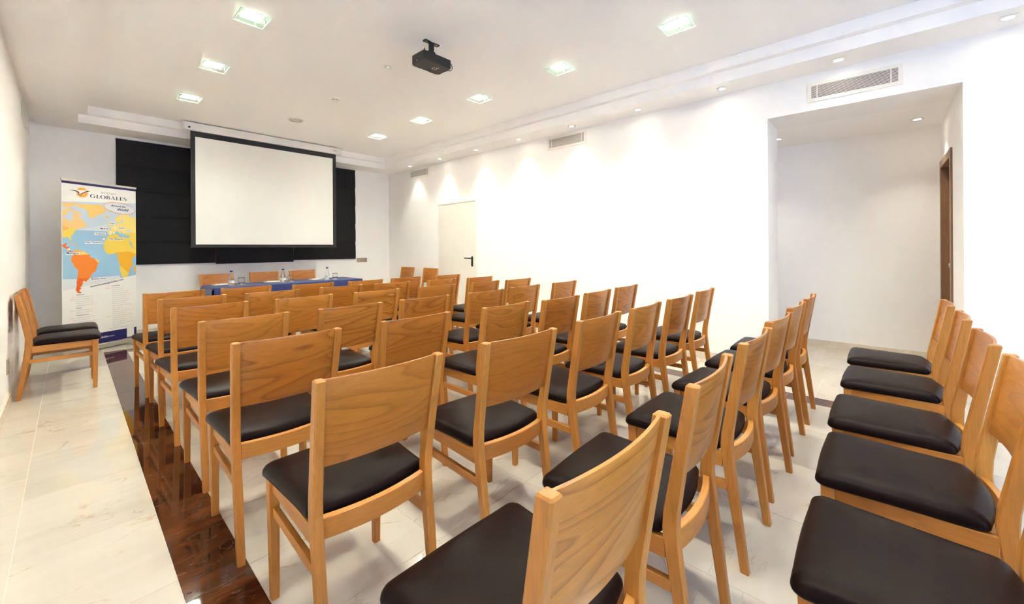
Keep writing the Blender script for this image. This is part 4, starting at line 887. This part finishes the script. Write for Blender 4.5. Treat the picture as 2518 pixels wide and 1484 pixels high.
for job, o, u, v, wd, sc_, rot, al in JOBS:
    me = o.evaluated_get(dg).to_mesh(); xs = [p.co.x for p in me.vertices]; x0 = min(xs); W_ = max(xs) - x0
    k = wd * BW / W_ if wd else sc_
    WID[(o.data.body, round(v, 4))] = W_ * k / BW
    off = -W_ * k if al == 'r' else 0.0; cr_, sr_ = math.cos(rot), math.sin(rot)
    for p in me.polygons:
        q = []
        for i in p.vertices:
            x, z = (me.vertices[i].co.x - x0) * k + off, me.vertices[i].co.y * k
            q.append((u + (x * cr_ - z * sr_) / BW, v + (x * sr_ + z * cr_) / VS))
        LET[job].append(q)
    o.evaluated_get(dg).to_mesh_clear()
for job, o, *_ in JOBS:
    d = o.data; bpy.data.objects.remove(o); bpy.data.curves.remove(d)
for s, u, v, n_, b_ in STAR:
    e = u + WID[(s, round(v, 4))] + 0.012
    for i in range(n_): LET['text_orange'].append([(e + i * 0.0125 + 0.0042 * math.cos(a), v + 0.0026 + 0.0017 * math.sin(a)) for a in [j * PI / 3 for j in range(6)]])
    for i in range(b_): LET['text_orange'] += [rc(e + i * 0.013, e + i * 0.013 + 0.009, v, v + 0.0008), rc(e + i * 0.013, e + i * 0.013 + 0.009, v + 0.004, v + 0.0048), rc(e + i * 0.013, e + i * 0.013 + 0.002, v, v + 0.0048), rc(e + i * 0.013 + 0.007, e + i * 0.013 + 0.009, v, v + 0.0048)]
LET['text_navy'] += serif('GLOBALES', 0.348, 0.864, 0.9120, 0.0215)
flat('logo_hoteles', serif('HOTELES', 0.497, 0.708, 0.9430, 0.0130), PR['grey'], 4)
flat('logo_sun', [ell(0.2515, 0.938, 0.074, 0.0306)], PR['orange'], 2)
flat('badge_fill', [ell(0.757, 0.859, 0.225, 0.0345, -0.13)], PR['haze'], 6)
flat('badge_ring', ellring(0.757, 0.859, 0.232, 0.0375, -0.14, 0.0030) + ellring(0.762, 0.859, 0.222, 0.0350, -0.11, 0.0026) + ellring(0.752, 0.8595, 0.228, 0.0335, -0.155, 0.0022), PR['ring'], 7)
boxes = [rc(a, c_, b, d_) for a, b, c_, d_ in ((.0468, .5596, .2150, .5735), (.2827, .6267, .5119, .6410), (.4053, .6816, .5590, .6971), (.4792, .7144, .5915, .7291), (.7330, .7228, .8326, .7368), (.5978, .6507, .8105, .6639), (.6042, .7515, .6849, .7671), (.3488, .3994, .5722, .4136))]
for b_ in boxes: flat('place_label', [b_], PR['white'], 7)
dots = [(.0810, .5921), (.5291, .6559), (.6285, .7026), (.6208, .6899), (.6738, .6975), (.6768, .7369), (.6945, .7245), (.2682, .3914)]
flat('place_dot_rims', [ell(u, v, 0.0185, 0.0072, 0, 20) for u, v in dots], PR['amber'], 7)
flat('place_dots', [ell(u, v, 0.0145, 0.0056, 0, 20) for u, v in dots], PR['white'], 8)
flat('bottom_band', [rc(0, 1, 0.0, 0.0653)], PR['navy'], 1)
flat('white_patch', [rc(0.853, 0.962, 0.006, 0.0655)], PR['white'], 2)
flat('column_rule', [rc(0.5215, 0.5225, 0.075, 0.352)], PR['pale'], 2)
for nm, mt, lay in (('text_navy', 'navy', 9), ('text_grey', 'grey', 5), ('text_orange', 'ring', 5), ('text_white', 'white', 3)): flat(nm, LET[nm], PR[mt], lay)
